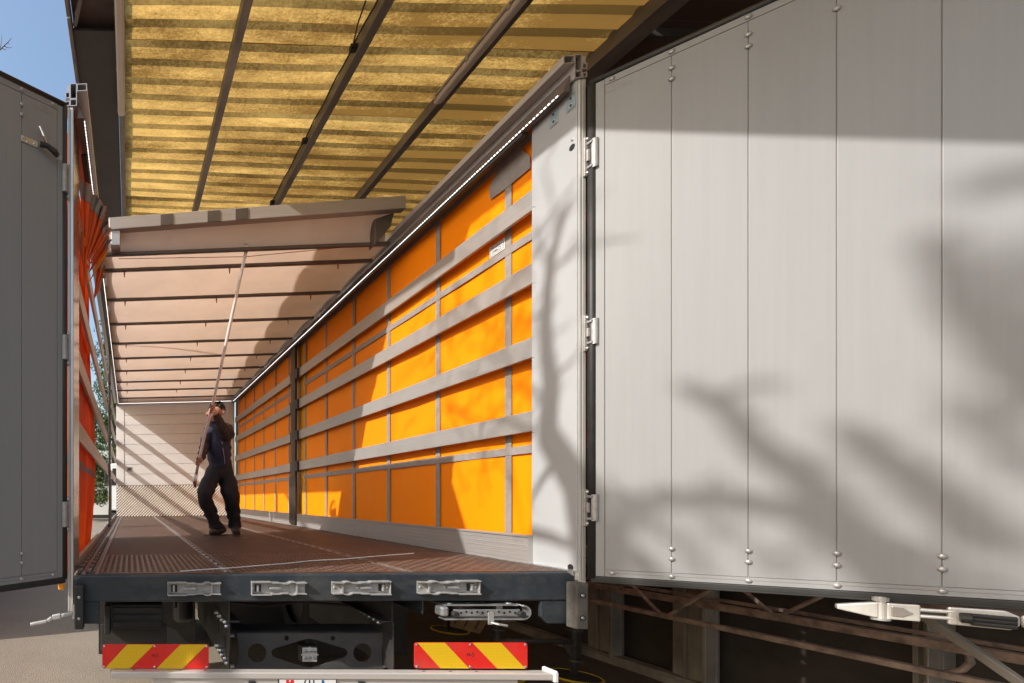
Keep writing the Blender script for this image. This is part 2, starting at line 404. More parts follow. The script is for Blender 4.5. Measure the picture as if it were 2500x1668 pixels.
# floor: plywood boards in three lanes between two lashing channels
lanes = ((-.165, .499), (.557, 1.439), (1.498, 2.262))
for x0, x1 in lanes:
    ys = (3.452, 5.87, 8.27, YF)
    for a, b_ in zip(ys[:-1], ys[1:]): box('floor_board', M['floor_wood'], x0, x1, a, b_-.004, ZF-.03, ZF, .002)
    box('tread_plate', M['tread_floor'], x0, x1, RY+.02, 3.448, ZF-.03, ZF, .001)
def studs(x0, x1, y0, y1, px_, py_, l, w, h, plane='z', base=ZF, mb=None):
    mb = mb or MB(); j = 0; y = y0 + py_*.5
    while y < y1 - py_*.3:
        i = 0; x = x0 + px_*.5
        while x < x1 - px_*.3:
            a = R_(45 if (i + j) % 2 else -45)
            ux, uy = math.cos(a), math.sin(a)
            q = []
            for (s_, r_) in ((-1, .25), (-.55, 1), (.55, 1), (1, .25), (.55, -1), (-.55, -1)): q.append((x + ux*l*s_/2*1 - uy*w*r_/2, y + uy*l*s_/2 + ux*w*r_/2))
            top = [(x + (a_-x)*.55, y + (b_-y)*.55) for a_, b_ in q]
            if plane == 'z': vs = [(p[0], p[1], base) for p in q] + [(p[0], p[1], base+h) for p in top]
            else: vs = [(p[0], base, p[1]) for p in q] + [(p[0], base-h, p[1]) for p in top]
            f = [(6,7,8,9,10,11)[::-1] if plane == 'z' else (6,7,8,9,10,11)] + [(k, (k+1) % 6, (k+1) % 6 + 6, k+6) for k in range(6)]
            if plane == 'z': f = [t_[::-1] for t_ in f]
            mb.add(vs, f); x += px_; i += 1
        y += py_; j += 1
    return mb
mb = MB()
for x0, x1 in lanes: studs(x0+.01, x1-.01, RY+.05, 3.43, .034, .033, .036, .011, .003, mb=mb)
mb.f = [f[::-1] for f in mb.f]
tag(P(mb, 'floor_tread_studs', M['tread_floor']), None, None, None, 'stuff')
for x0, x1 in ((.499, .557), (1.439, 1.498)):
    mb = MB(); mb.box(x0+.001, x1-.001, RY+.02, YF, ZF-.035, ZF-.018); mb.box(x0+.002, x0+.016, RY+.02, YF, ZF-.018, ZF+.002); mb.box(x1-.016, x1-.002, RY+.02, YF, ZF-.018, ZF+.002)
    P(mb, 'floor_channel', M['channel'])
    c0 = None; y = RY + .12; xm = (x0+x1)/2
    while y < YF - .2:
        if c0 is None: c0 = P(MB().box(xm-.012, xm+.012, y-.032, y+.032, ZF-.018, ZF-.001), 'channel_clip', M['steel'], bevel=.003)
        else: again(c0, (xm, y, ZF - .0095 + SHEAR*xm), truck)
        y += .155
# left floor edge: rail with lashing points, and the low sill the slats stand over
box('floor_edge_rail', M['channel'], XL+.002, -.167, RY+.01, YF, ZF-.05, ZF-.012)
box('floor_edge_lip', M['channel'], -.190, -.169, RY+.01, YF, ZF-.012, ZF+.004, .002)
box('floor_edge_lip', M['channel'], -.262, -.240, RY+.01, YF, ZF-.012, ZF+.006, .002)
box('side_sill', M['slat_alu'], XL-.03, XL-.004, 2.862, YF, ZF-.13, ZF+.055, .004)
c0 = None; y = RY + .1
while y < YF - .1:
    for xm in (-.225, -.278):
        if c0 is None: c0 = P(MB().box(xm-.013, xm+.013, y-.022, y+.022, ZF-.012, ZF+.016), 'lashing_point', M['channel'], bevel=.004)
        else: again(c0, (xm, y, ZF + .002 + SHEAR*xm), truck)
    y += .16
box('floor_edge_strip', M['steel'], 2.2625, 2.296, RY+.02, YF, ZF-.03, ZF+.004)

# rear cross beam with its end brackets, rubber buffers, latch holders and pull-out ladder
beam = P(MB().prism([(XL+.003, RY-.012, .944), (XL+.003, RY-.012, 1.066), (-.272, RY-.012, 1.090), (2.245, RY-.012, 1.090), (2.276, RY-.012, 1.070), (2.276, RY-.012, .944)], (0, .14, 0)), 'rear_beam', M['navy'], bevel=.010)
P(MB().prism([(XL+.003, RY-.006, .9435), (-.164, RY-.006, .9435), (-.164, RY-.006, .826), (XL+.003, RY-.006, .826)], (0, .02, 0)), 'beam_bracket', M['navy'], bevel=.004)
P(MB().prism([(2.112, RY-.006, .9435), (2.112, RY-.006, .862), (2.146, RY-.006, .826), (2.276, RY-.006, .826), (2.276, RY-.006, .9435)], (0, .02, 0)), 'beam_bracket', M['navy'], bevel=.004)
for x0, x1, mt in ((-.291, -.242, M['rubber']), (2.226, 2.284, M['rubber_grey'])):
    bu = P(MB().box(x0, x1, RY-.075, RY-.014, .814, 1.046), 'rubber_buffer', mt, bevel=.007)
    for z in (.872, .984):
        xm = (x0+x1)/2
        mb = MB(); mb.cyl((xm, RY-.0765, z), (xm, RY-.0735, z), .0135, 16); P(mb, 'bolt_hole', M['black'], bu)
        mb = MB(); mb.dome((xm, RY-.0767, z), (0, -1, 0), .008, .002, 8); P(mb, 'bolt', M['steel'], bu)

def latch_holder(x0, x1, flip):
    zc, y0 = 1.019, RY-.0125; n = 1 if not flip else -1
    X = (lambda a: x0 + a*(x1-x0)) if not flip else (lambda a: x1 - a*(x1-x0))
    mb = MB(); L = x1-x0
    mb.box(x0, x1, y0-.006, y0, zc-.028, zc+.028)
    for sgn in (1, -1):                                # wavy flanges along the top and the bottom
        prof = [(0, .030), (.36, .030), (.365, .026), (.50, .026), (.56, .022), (.66, .022), (.72, .030), (.78, .030), (.83, .024), (1, .026)]
        for (a, h), (c, k) in zip(prof[:-1], prof[1:]):
            mb.prism([(X(a), y0-.034, zc+sgn*h), (X(c), y0-.034, zc+sgn*k), (X(c), y0-.034, zc+sgn*(k+.006)), (X(a), y0-.034, zc+sgn*(h+.006))], (0, .034, 0))
    mb.box(min(X(0), X(.012)), max(X(0), X(.012)), y0-.026, y0, zc-.030, zc+.030)
    mb.box(min(X(.815), X(.845)), max(X(.815), X(.845)), y0-.024, y0-.004, zc-.026, zc+.026)
    mb.obox((X(.43), y0-.016, zc+.001), (.028, 0, 0), (0, .008, 0), (0.004*n, 0, .006))
    o = P(mb, 'latch_holder', M['cast'], bevel=.0018)
    P(MB().box(min(X(.07), X(.185)), max(X(.07), X(.185)), y0-.0085, y0-.0055, zc-.019, zc+.019), 'catch_slot', M['black'], o)
    P(MB().box(min(X(.10), X(.14)), max(X(.10), X(.14)), y0-.022, y0-.008, zc-.018, zc+.018), 'catch_tab', M['cast'], o, bevel=.003)
    for a in (.035, .545, .955):
        P(MB().dome((X(a), y0-.006, zc), (0, -1, 0), .0075, .006, 10), 'screw', M['steel'], o)
latch_holder(.200, .478, False); latch_holder(.638, .918, False); latch_holder(1.054, 1.346, True); latch_holder(1.488, 1.790, True)

# pull-out ladder under the beam
lad = P(MB().box(1.62, 1.985, RY-.03, RY+.25, .9225, .930), 'ladder_housing', M['steel'], bevel=.002)
mb = MB()
arc = [(1.985 + .034*math.sin(a), RY-.035, .896 + .034*math.cos(a)) for a in [R_(d) for d in range(0, 181, 20)]]
for p, q in zip(arc[:-1], arc[1:]): mb.bar(p, q, .05, .006, (0, 0, 1) if abs(p[2]-q[2]) < abs(p[0]-q[0]) else (1, 0, 0))
mb.box(1.60, 1.985, RY-.06, RY-.01, .8585, .866)
P(mb, 'ladder_frame', M['steel'], lad)
P(MB().box(1.583, 1.622, RY-.06, RY, .876, .926), 'ladder_end_cap', M['steel'], lad, bevel=.010)
mb = MB(); mb.box(1.65, 1.975, RY-.050, RY-.044, .876, .910)
P(mb, 'ladder_rung', M['steel'], lad, bevel=.004)
hp = None
for k in range(11):
    x = 1.685 + k*.0265; z = .898 if k % 2 else .893
    if hp is None: hp = P(MB().cyl((x, RY-.0525, z), (x, RY-.0495, z), .0055, 10), 'rung_hole', M['black'], lad)
    else: again(hp, (x, RY-.051, z + SHEAR*x), lad)
for x in (1.652, 1.975): P(MB().cyl((x, RY-.070, .888), (x, RY-.045, .888), .016, 18), 'rubber_stop', M['rubber'], lad, bevel=.003)
P(MB().box(1.795, 1.823, RY-.085, RY-.081, .842, .905), 'ladder_tab', M['cast'], lad, bevel=.001)
P(MB().tube([(1.811, RY-.085, .852), (1.826, RY-.11, .850), (1.86, RY-.12, .846)], .006, 10), 'ladder_pin', M['steel'], lad)
for x in (1.652, 1.95): P(MB().dome((x, RY-.01, .9315), (0, 0, 1), .016, .006, 12), 'ladder_bolt', M['steel'], lad)
P(MB().box(1.535, 1.541, RY+.02, RY+.3, .872, .9435), 'ladder_bracket', M['navy'], lad)

# posts
for (xa, xb, z0, inner, s_) in ((-.334, -.306, .893, XL, -1), (2.305, 2.338, .90, XR, 1)):
    mb = MB(); w = xb - xa
    mb.box(xa, xa+w*.36, RY, RY+.06, z0, 3.62); mb.box(xa+w*.36, xa+w*.48, RY+.006, RY+.06, z0+.001, 3.619); mb.box(xa+w*.48, xb, RY, RY+.06, z0, 3.62)
    post = P(mb, 'corner_post', M['post_alu'], bevel=.0015)
    a, b_ = (xb, inner) if s_ < 0 else (inner, xa)
    P(MB().box(min(a, b_), max(a, b_)-.0004, RY+.004, 2.860, ZF-.004, 3.62), 'post_panel', M['white_panel'] if s_ > 0 else M['mirror_alu'], post, bevel=.001)
    P(MB().box((xa if s_ < 0 else xa-.0)-.0, xb, RY+.0605, 2.86, z0+.2, 3.62), 'post_core', M['post_alu'], post)
for (xa, xb, ya, yb) in ((1344, 1363, 323, 253), (1385.5, 1406, 285, 213)):       # two bracket plates high on the right post
    p, q = on_x(xa, ya, XR), on_x(xb, yb, XR)
    o = P(MB().box(XR-.004, XR-.0005, q.y, p.y, on_x(xa, ya-8, XR).z, on_x(xb, yb+8, XR).z), 'post_bracket', M['bluegrey'], bevel=.001)
    z0, z1 = on_x(xa, ya-8, XR).z, on_x(xb, yb+8, XR).z
    for z in (z0 + .022, z1 - .022):
        P(MB().cyl((XR-.0055, (p.y+q.y)/2, z), (XR-.003, (p.y+q.y)/2, z), .0125, 16), 'washer', M['steel'], o); P(MB().dome((XR-.0055, (p.y+q.y)/2, z), (-1, 0, 0), .007, .003, 8), 'bolt', M['rubber'], o)
for (x, y, r) in ((1397, 360, .016), (1393, 1385, .016)):
    p = on_x(x, y, XR); P(MB().cyl((XR-.0015, p.y, p.z), (XR+.001, p.y, p.z), r, 20), 'post_hole', M['black'])
p = on_x(1398, 341, XR); P(MB().dome((XR, p.y, p.z), (-1, 0, 0), .009, .004, 10), 'rivet', M['steel'])
for yz in (505, 690, 873, 1055):
    for x in (1301, 1306):
        p = on_x(x, yz, XR); P(MB().dome((XR, p.y, p.z), (-1, 0, 0), .0045, .002, 8), 'rivet', M['steel'])

def hinge(z0, z1, xo, s_):                             # bracket, barrel, four bolts
    y = RY - .012
    mb = MB(); mb.box(xo-.012, xo+.010, y, y+.011, z0, z1); mb.box(xo-.004, xo+.028, y-.026, y, z1-.045, z1-.033); mb.box(xo-.004, xo+.028, y-.026, y, z0+.033, z0+.045); mb.box(xo-.008, xo+.012, y-.012, y-.0005, z0+.07, z1-.07)
    if s_ < 0: mb = MB(); mb.box(xo-.010, xo+.006, y, y+.011, z0, z1); mb.box(xo-.018, xo+.004, y-.02, y, z1-.045, z1-.033); mb.box(xo-.018, xo+.004, y-.02, y, z0+.033, z0+.045)
    h = P(mb, 'hinge', M['cast'], bevel=.003)
    bx = xo + (.018 if s_ > 0 else -.014)
    P(MB().cyl((bx, y-.02, z0+.028), (bx, y-.02, z1-.028), .0145, 14), 'hinge_barrel', M['cast'], h)
    for z in (z0+.014, z1-.014): P(MB().dome((xo, y, z), (0, -1, 0), .009, .009, 10), 'hinge_bolt', M['steel'], h)
for z0, z1 in ((3.115, 3.315), (2.22, 2.405), (1.325, 1.515)):
    hinge(z0, z1, 2.333, 1); hinge(z0, z1, -.333, -1)
p = on_y(152, 1430, RY-.02); P(MB().box(p.x-.022, p.x+.010, RY-.03, RY+.03, p.z-.022, p.z+.022), 'marker_light', M['amber'], bevel=.006)
pts = [on_y(x, y, RY-.06) for x, y in ((179, 1497), (150, 1504), (128, 1508), (116, 1517), (74, 1525))]
mb = MB()
for a, b_, w in zip(pts[:-1], pts[1:], (.022, .030, .022, .020)): mb.bar(a, b_, .016, w)
P(mb, 'post_lever', M['cast'], bevel=.006)
p = pts[0]; P(MB().cyl((p.x+.004, RY-.055, p.z-.03), (p.x+.004, RY-.055, p.z+.045), .011, 12), 'lever_pivot', M['steel'])

# roof rails: hollow extrusions, open at the rear end
def rail(s_):
    X = (lambda d: XR + d) if s_ > 0 else (lambda d: XL - d)
    mb = MB(); t_ = .0042
    def ch(d0, d1, z0, z1):
        a, b_ = sorted((X(d0), X(d1)))
        for (x0, x1, u0, u1) in ((a, a+t_, z0, z1), (b_-t_, b_, z0, z1), (a+t_, b_-t_, z0, z0+t_), (a+t_, b_-t_, z1-t_, z1)): mb.box(x0, x1, RY-.004, YF, u0, u1)
    ch(-.072, -.018, 3.702, 3.742); ch(-.0175, .020, 3.662, 3.746); ch(-.0175, .020, 3.624, 3.6615); ch(.0205, .044, 3.668, 3.700); ch(.0205, .044, 3.626, 3.652)
    mb.box(min(X(.0205), X(.036)), max(X(.0205), X(.036)), RY-.004, YF, 3.7005, 3.735)
    r = P(mb, 'roof_rail', M['rail_alu'])
    a, b_ = X(-.018), X(-.052)
    P(MB().prism([(a, RY+.02, 3.6615), (X(-.022), RY+.02, 3.6615), (b_, RY+.02, 3.584), (b_, RY+.02, 3.574), (a, RY+.02, 3.574)], (0, YF-RY-.03, 0)), 'rail_cover', M['rail_cover'], r, bevel=.002)
    P(MB().box(min(X(-.046), X(-.012)), max(X(-.046), X(-.012)), RY+.29, YF, 3.555, 3.5735), 'curtain_track', M['bronze'], r)
    mb = MB(); y = RY + .05
    while y < YF - .1:
        L = .013 if y < 4.6 else .3; gap = .011 if y < 4.6 else .001
        mb.box(min(X(-.0525), X(-.056)), max(X(-.0525), X(-.056)), y, min(y+L, YF-.1), 3.5775, 3.5820); y += L + gap
    P(mb, 'led_strip', M['led'], r)
rail(1); rail(-1)

# side slats, sideboard, middle posts
bays = ((2.852, 6.632), (6.918, YF-.02))
slat_z = ((3.118, 3.235), (2.697, 2.815), (2.275, 2.391), (1.853, 1.969))
for a, b_ in bays:
    for z0, z1 in slat_z:
        box('side_slat', M['slat_alu'], 2.2972, 2.320, a, b_, z0, z1, .003)
        box('side_slat', M['slat_alu'], XL-.022, XL-.0005, max(a, 2.862), b_, z0, z1, .003)
    mb = MB(); mb.box(2.268, 2.2965, a, b_, ZF+.004, 1.246)
    mb.box(2.262, 2.2965, a, b_, 1.2465, 1.258)
    for k in range(5): mb.box(2.2665, 2.2679, a, b_, ZF+.02+k*.027, ZF+.026+k*.027)
    P(mb, 'sideboard', M['slat_alu'], bevel=.0015)
for s_ in (1, -1):
    X = (lambda d: XR + d) if s_ > 0 else (lambda d: XL - d)
    def bx(n, d0, d1, y0, y1, z0, z1, par, mat=M['bronze'], bv=.004):
        return P(MB().box(min(X(d0), X(d1)), max(X(d0), X(d1)), y0, y1, z0, z1), n, mat, par, bevel=bv)
    ya, yb = (6.700, 6.860) if s_ > 0 else (6.735, 6.800)
    po = bx('middle_post', -.034, -.002, ya, yb, ZF+.001, 3.60, truck)
    bx('post_sleeve', -.046, -.0345, ya-.045, yb+.045, ZF+.03 if s_ > 0 else 1.2, 1.78, po, bv=.02)
    for z0, z1 in slat_z:
        bx('slat_socket', -.030, -.0, ya-.066, ya-.001, z0-.008, z1+.008, po, bv=.003); bx('slat_socket', -.030, -.0, yb+.001, yb+.055, z0-.008, z1+.008, po, bv=.003)
    h0 = None
    for k in range(60):
        z = 1.85 + k*.028
        if h0 is None: h0 = bx('post_slot', -.0352, -.0338, ya+.045, ya+.075, z, z+.010, po, M['black'], 0)
        else: again(h0, (WL[h0.name].x, WL[h0.name].y, z + .005 + SHEAR*WL[h0.name].x), po)

# the closed orange curtain on the right, with its welded straps
cur = MB(); nx, nz = 120, 6
vs, fs = [], []
for j in range(nz+1):
    for i in range(nx+1):
        y = 2.80 + (YF - 2.80)*i/nx; z = 1.02 + (3.655-1.02)*j/nz
        vs.append((2.364 + .005*math.sin(y*4.1)*math.sin(z*2.2) + .003*math.sin(y*9.3 + 2*math.sin(z*3)), y, z))
for j in range(nz):
    for i in range(nx):
        a = j*(nx+1)+i; fs.append((a, a+nx+1, a+nx+2, a+1))
cur.add(vs, fs); curtain = P(cur, 'side_curtain', M['curtain'], smooth=True)
tag(curtain, 'closed orange curtain with grey straps')
for y in (3.108, 3.791, 4.491, 5.172, 5.881, 6.55, 7.222, 7.89, 8.563, 9.218, 9.927, 10.5):
    P(MB().box(2.3548, 2.3566, y-.025, y+.025, 1.05, 3.625), 'curtain_strap', M['strap'], curtain)
for z in (3.594, 3.009, 1.758):
    P(MB().box(2.3530, 2.3546, 2.80, 6.60 if z < 3.5 else YF, z-.024, z+.024), 'curtain_strap', M['strap'], curtain)
    if z < 3.5: P(MB().box(2.3530, 2.3546, 6.93, YF, z-.024, z+.024), 'curtain_strap', M['strap'], curtain)
P(MB().box(2.3569, 2.3576, 6.585, 7.02, 1.05, 3.56), 'curtain_patch', M['curtain_yellow'], curtain)
pp = [on_x(x, y, 2.3535) for x, y in ((1197, 488), (1195, 462), (1213, 418), (1247, 370), (1263, 356), (1294, 381), (1295, 410), (1234, 461))]
P(MB().prism(pp, (-.0012, 0, 0)), 'curtain_gusset', M['strap'], curtain)
st = P(MB().box(2.3515, 2.3528, 3.132, 3.256, 3.036, 3.106), 'number_sticker', M['white'], curtain)
fr = MB(); ya, yb, za, zb = 3.139, 3.249, 3.042, 3.100
for (a, b_, c, d) in ((ya, yb, za, za+.0025), (ya, yb, zb-.004, zb), (ya, ya+.003, za+.0025, zb-.004), (yb-.003, yb, za+.0025, zb-.004), (ya+.003, yb-.003, 3.0795, 3.082)):
    fr.box(2.3507, 2.3514, a, b_, c, d)
P(fr, 'sticker_frame', M['ink'], curtain)
plate(text_mesh('046/21', .034), (2.3512, 3.190, 3.0610), (0, -1, 0), (0, 0, 1), 'sticker_number', M['ink'], curtain, lean=True)
plate(text_mesh('Fahrzeugnummer', .0135), (2.3512, 3.194, 3.0885), (0, -1, 0), (0, 0, 1), 'sticker_heading', M['ink'], curtain, lean=True)

# front wall
fw = P(MB().box(XL+.006, XR-.006, YF+.004, YF+.05, ZF-.05, 3.66), 'front_wall', M['wall_panel'])
zz = (1.786, 2.030, 2.248, 2.465, 2.692, 2.905, 3.118, 3.335, 3.545)
for a, b_ in zip(zz[:-1], zz[1:]): P(MB().box(-.118, 2.085, YF-.014, YF+.003, a+.0035, b_-.0035), 'wall_plank', M['wall_panel'], fw, bevel=.002)
P(MB().box(XL+.008, -.122, YF-.022, YF+.002, 1.79, 3.545), 'wall_post', M['wall_panel'], fw, bevel=.003)
P(MB().box(2.089, XR-.03, YF-.022, YF+.002, 1.79, 3.545), 'wall_post', M['wall_panel'], fw, bevel=.003)
P(MB().box(XL+.01, XR-.03, YF-.026, YF+.0, ZF+.001, 1.782), 'tread_panel', M['plate_base'], fw)
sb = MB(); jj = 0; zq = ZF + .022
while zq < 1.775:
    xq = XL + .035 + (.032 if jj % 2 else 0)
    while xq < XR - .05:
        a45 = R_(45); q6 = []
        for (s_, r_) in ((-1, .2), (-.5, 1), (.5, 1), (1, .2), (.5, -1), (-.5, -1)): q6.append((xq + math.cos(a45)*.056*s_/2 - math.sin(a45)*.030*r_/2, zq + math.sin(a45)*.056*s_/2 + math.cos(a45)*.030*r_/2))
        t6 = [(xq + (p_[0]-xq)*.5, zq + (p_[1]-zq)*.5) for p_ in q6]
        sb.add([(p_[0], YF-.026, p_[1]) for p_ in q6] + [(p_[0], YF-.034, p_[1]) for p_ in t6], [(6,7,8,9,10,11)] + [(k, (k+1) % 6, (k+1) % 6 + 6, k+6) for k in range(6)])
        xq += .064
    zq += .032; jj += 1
tag(P(sb, 'tread_pattern', M['plate_glint'], fw), None, None, None, 'stuff')
P(MB().box(XL+.03, XR-.03, YF-.10, YF-.024, 3.585, 3.70), 'front_header', M['rail_alu'], fw, bevel=.003)
P(MB().box(-.24, 2.20, YF-.104, YF-.1005, 3.579, 3.584), 'led_strip', M['led'], fw)
p = on_y(315, 1145.5, YF-.02)
ring = P(MB().box(p.x-.055, p.x+.055, YF-.026, YF-.0145, p.z-.05, p.z+.05), 'lashing_plate', M['steel'], fw, bevel=.004)
P(MB().box(p.x-.035, p.x+.035, YF-.027, YF-.0255, p.z-.032, p.z+.032), 'lashing_recess', M['black'], fw)
P(MB().tube([(p.x+.02, YF-.03, p.z-.022), (p.x-.02, YF-.03, p.z-.022), (p.x-.025, YF-.03, p.z), (p.x-.02, YF-.03, p.z+.022), (p.x+.02, YF-.03, p.z+.022)], .006, 8), 'lashing_ring', M['steel'], fw)

# sliding roof: cream tarpaulin over bows, its rear end lifted
by = [4.23, 4.525, 5.20, 5.925, 6.67, 7.38, 8.105, 8.88, 9.575, 10.32]
roof = None
for k, (a, b_) in enumerate(zip(by, by[1:] + [YF-.03])):
    mb = MB(); n = 8; vs = []; fs = []
    for i in range(n+1):
        u = i/n; y = a + (b_-a)*u; lift = .028*math.sin(math.pi*u)*(1 if b_-a > .5 else .5)
        for j in range(9):
            x = -.262 + 2.50*j/8; vs.append((x, y, 3.672 + lift + .006*math.sin(j*1.3 + k)))
    for i in range(n):
        for j in range(8): fs.append((i*9+j, i*9+j+1, i*9+j+10, i*9+j+9))
    mb.add(vs, fs)
    if roof is None: roof = P(mb, 'sliding_roof', M['tarp'], smooth=True)
    else: P(mb, 'roof_tarpaulin', M['tarp'], roof, smooth=True)
b0 = None
for y in by[1:]:
    P(MB().box(-.255, 2.225, y-.017, y+.017, 3.640, 3.668), 'roof_bow', M['bow'], roof, bevel=.004)
    for x in (-.05, .93, 1.92):
        P(MB().prism([(x-.010, y-.004, 3.639), (x+.010, y-.004, 3.639), (x+.004, y-.004, 3.585), (x-.004, y-.004, 3.585)], (0, .003, 0)), 'hanging_strap', M['strap_red'], roof)
P(MB().box(-.255, 2.225, 4.213, 4.247, 3.640, 3.668), 'roof_bow', M['bow'], roof, bevel=.004)
mb = MB(); vs = []; fs = []
for i in range(6):
    u = i/5
    for j in range(9):
        x = -.21 + 2.40*j/8; dz = .035*(x - .9)
        vs.append((x, 4.23 - .10*u + .04*math.sin(math.pi*u), 3.672 + (.175 + dz)*u))
for i in range(5):
    for j in range(8): fs.append((i*9+j, i*9+j+1, i*9+j+10, i*9+j+9))
mb.add(vs, fs); P(mb, 'lifted_flap', M['tarp'], roof, smooth=True)
ends = on_y(266, 552, 4.12), on_y(985, 499, 4.12)
lb = P(MB().bar(ends[0], ends[1], .075, .105), 'lifted_end_beam', M['beam_grey'], roof, bevel=.006)
for t_ in (.20, .36, .455):
    c = ends[0].lerp(ends[1], t_); d = (ends[1]-ends[0]).normalized()
    P(MB().obox(c + Vector((0, -.042, -.006)), d*.052, (0, .003, 0), (0, 0, .046)), 'beam_plate', M['bow'], lb)
c = on_y(945, 548, 4.15)
P(MB().prism([(c.x-.10, 4.15, c.z+.05), (c.x+.06, 4.15, c.z+.10), (c.x+.03, 4.15, c.z-.02), (c.x-.10, 4.15, c.z-.17)], (0, .10, 0)), 'beam_end_plate', M['bow'], lb, bevel=.004)
c = on_y(285, 590, 4.12); P(MB().box(c.x-.05, c.x+.03, 4.10, 4.22, 3.67, c.z+.15), 'beam_end_plate', M['rail_alu'], lb, bevel=.004)
P(MB().tube([on_y(290, 632, 4.3), on_y(600, 627, 4.3), on_y(900, 598, 4.3)], .003, 6), 'pull_cord', M['strap_red'], roof)

# the other curtain, drawn back and bunched behind the left post
def bunch():
    mb = MB(); vs = []; fs = []; rnd = random.Random(4)
    n = 34; ys = [2.80 + 2.0*i/n for i in range(n+1)]
    nz = 12
    for j in range(nz+1):
        u = j/nz; z = 1.00 + 2.68*u
        for i, y in enumerate(ys):
            amp = (.035 + .075*math.sin(math.pi*min(1, u*1.25))) * (1 if i % 2 else -1)
            lean_in = .05*max(0, u-.62)/.38
            pull = (1 - .22*u*u) if y > 3 else 1
            vs.append((-.43 + amp*.75 + lean_in + .015*math.sin(i*2.3 + j*.4), 2.9 + (y-2.9)*pull + .02*math.sin(i*1.9 + j*.7), z))
    for j in range(nz):
        for i in range(n): a = j*(n+1)+i; fs.append((a, a+1, a+n+2, a+n+1))
    mb.add(vs, fs); return mb
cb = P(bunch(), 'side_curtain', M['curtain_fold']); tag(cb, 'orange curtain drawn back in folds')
fans = [((206, 650, 3.05), [(194, 430, 3.02), (226, 462, 3.06), (247, 492, 3.08), (260, 514, 3.10), (248, 534, 3.13)], 'o'),
        ((212, 640, 3.16), [(243, 532, 3.15), (253, 531, 3.15), (270, 556, 3.18), (262, 576, 3.22)], 'o'),
        ((214, 655, 3.24), [(258, 562, 3.22), (267, 574, 3.24), (257, 588, 3.27), (247, 602, 3.29)], 'o'),
        ((216, 668, 3.31), [(256, 564, 3.30), (272, 588, 3.31), (261, 606, 3.34)], 'o'),
        ((215, 694, 3.37), [(263, 603, 3.35), (257, 622, 3.38), (245, 640, 3.40)], 'y'),
        ((228, 735, 3.44), [(243, 622, 3.42), (256, 640, 3.44), (255, 660, 3.46), (244, 700, 3.48)], 'o'),
        ((205, 700, 3.00), [(199, 560, 2.99), (208, 585, 3.01), (214, 640, 3.03), (212, 690, 3.03)], 'o')]
for k, (pv, path, kd) in enumerate(fans):             # folds of the curtain top that lean in over the slats, each a bent sheet with a grey hem
    p0 = on_y(*pv); pts = [on_y(*q) for q in path]; mb = MB(); hb = MB()
    fine = []; nsub = 5
    for i in range(len(pts)-1):
        for q_ in range(nsub): fine.append(pts[i].lerp(pts[i+1], q_/nsub))
    fine.append(pts[-1]); nf = len(fine)
    def row(f):                                        # f = 1 at the outer hem, 0 at the gathered end
        return [p0.lerp(v, f) + Vector((.010*f*math.sin(i*1.9 + k), .026*f*math.sin(i*6.283/nsub + k*1.3), .004*f*math.sin(i*2.7))) for i, v in enumerate(fine)]
    rows = [row(f) for f in (.04, .3, .55, .76, 1.0)]
    flat_ = [v for r_ in rows for v in r_]
    mb.add(flat_, [(a*nf+i, a*nf+i+1, (a+1)*nf+i+1, (a+1)*nf+i) for a in range(len(rows)-1) for i in range(nf-1)])
    if kd == 'o' and k < 6:
        r1, r2 = row(.985), row(.77); hv = [v + Vector((0, -.004, .001)) for v in r1 + r2]
        hb.add(hv, [(i, i+1, nf+i+1, nf+i) for i in range(nf-1)])
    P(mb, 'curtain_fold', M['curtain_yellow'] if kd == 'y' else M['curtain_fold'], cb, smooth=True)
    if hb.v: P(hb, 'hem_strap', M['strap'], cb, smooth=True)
for z in (1.74, 2.35, 2.98):
    mb = MB(); vs = []; n = 34
    for i in range(n+1):
        y = 2.8 + 2.0*i/n; u = (z-1)/2.68; amp = (.035 + .075*math.sin(math.pi*min(1, u*1.25)))*(1 if i % 2 else -1)
        x = -.43 + amp*.75 + .05*max(0, u-.62)/.38 + .015*math.sin(i*2.3 + u*12*.4) + .005
        for dz in (-.025, .025): vs.append((x, 2.9 + (y-2.9)*((1-.22*u*u) if y > 3 else 1) + .02*math.sin(i*1.9 + u*12*.7), z + dz))
    mb.add(vs, [(2*i, 2*i+2, 2*i+3, 2*i+1) for i in range(n)]); P(mb, 'curtain_strap', M['strap'], cb)

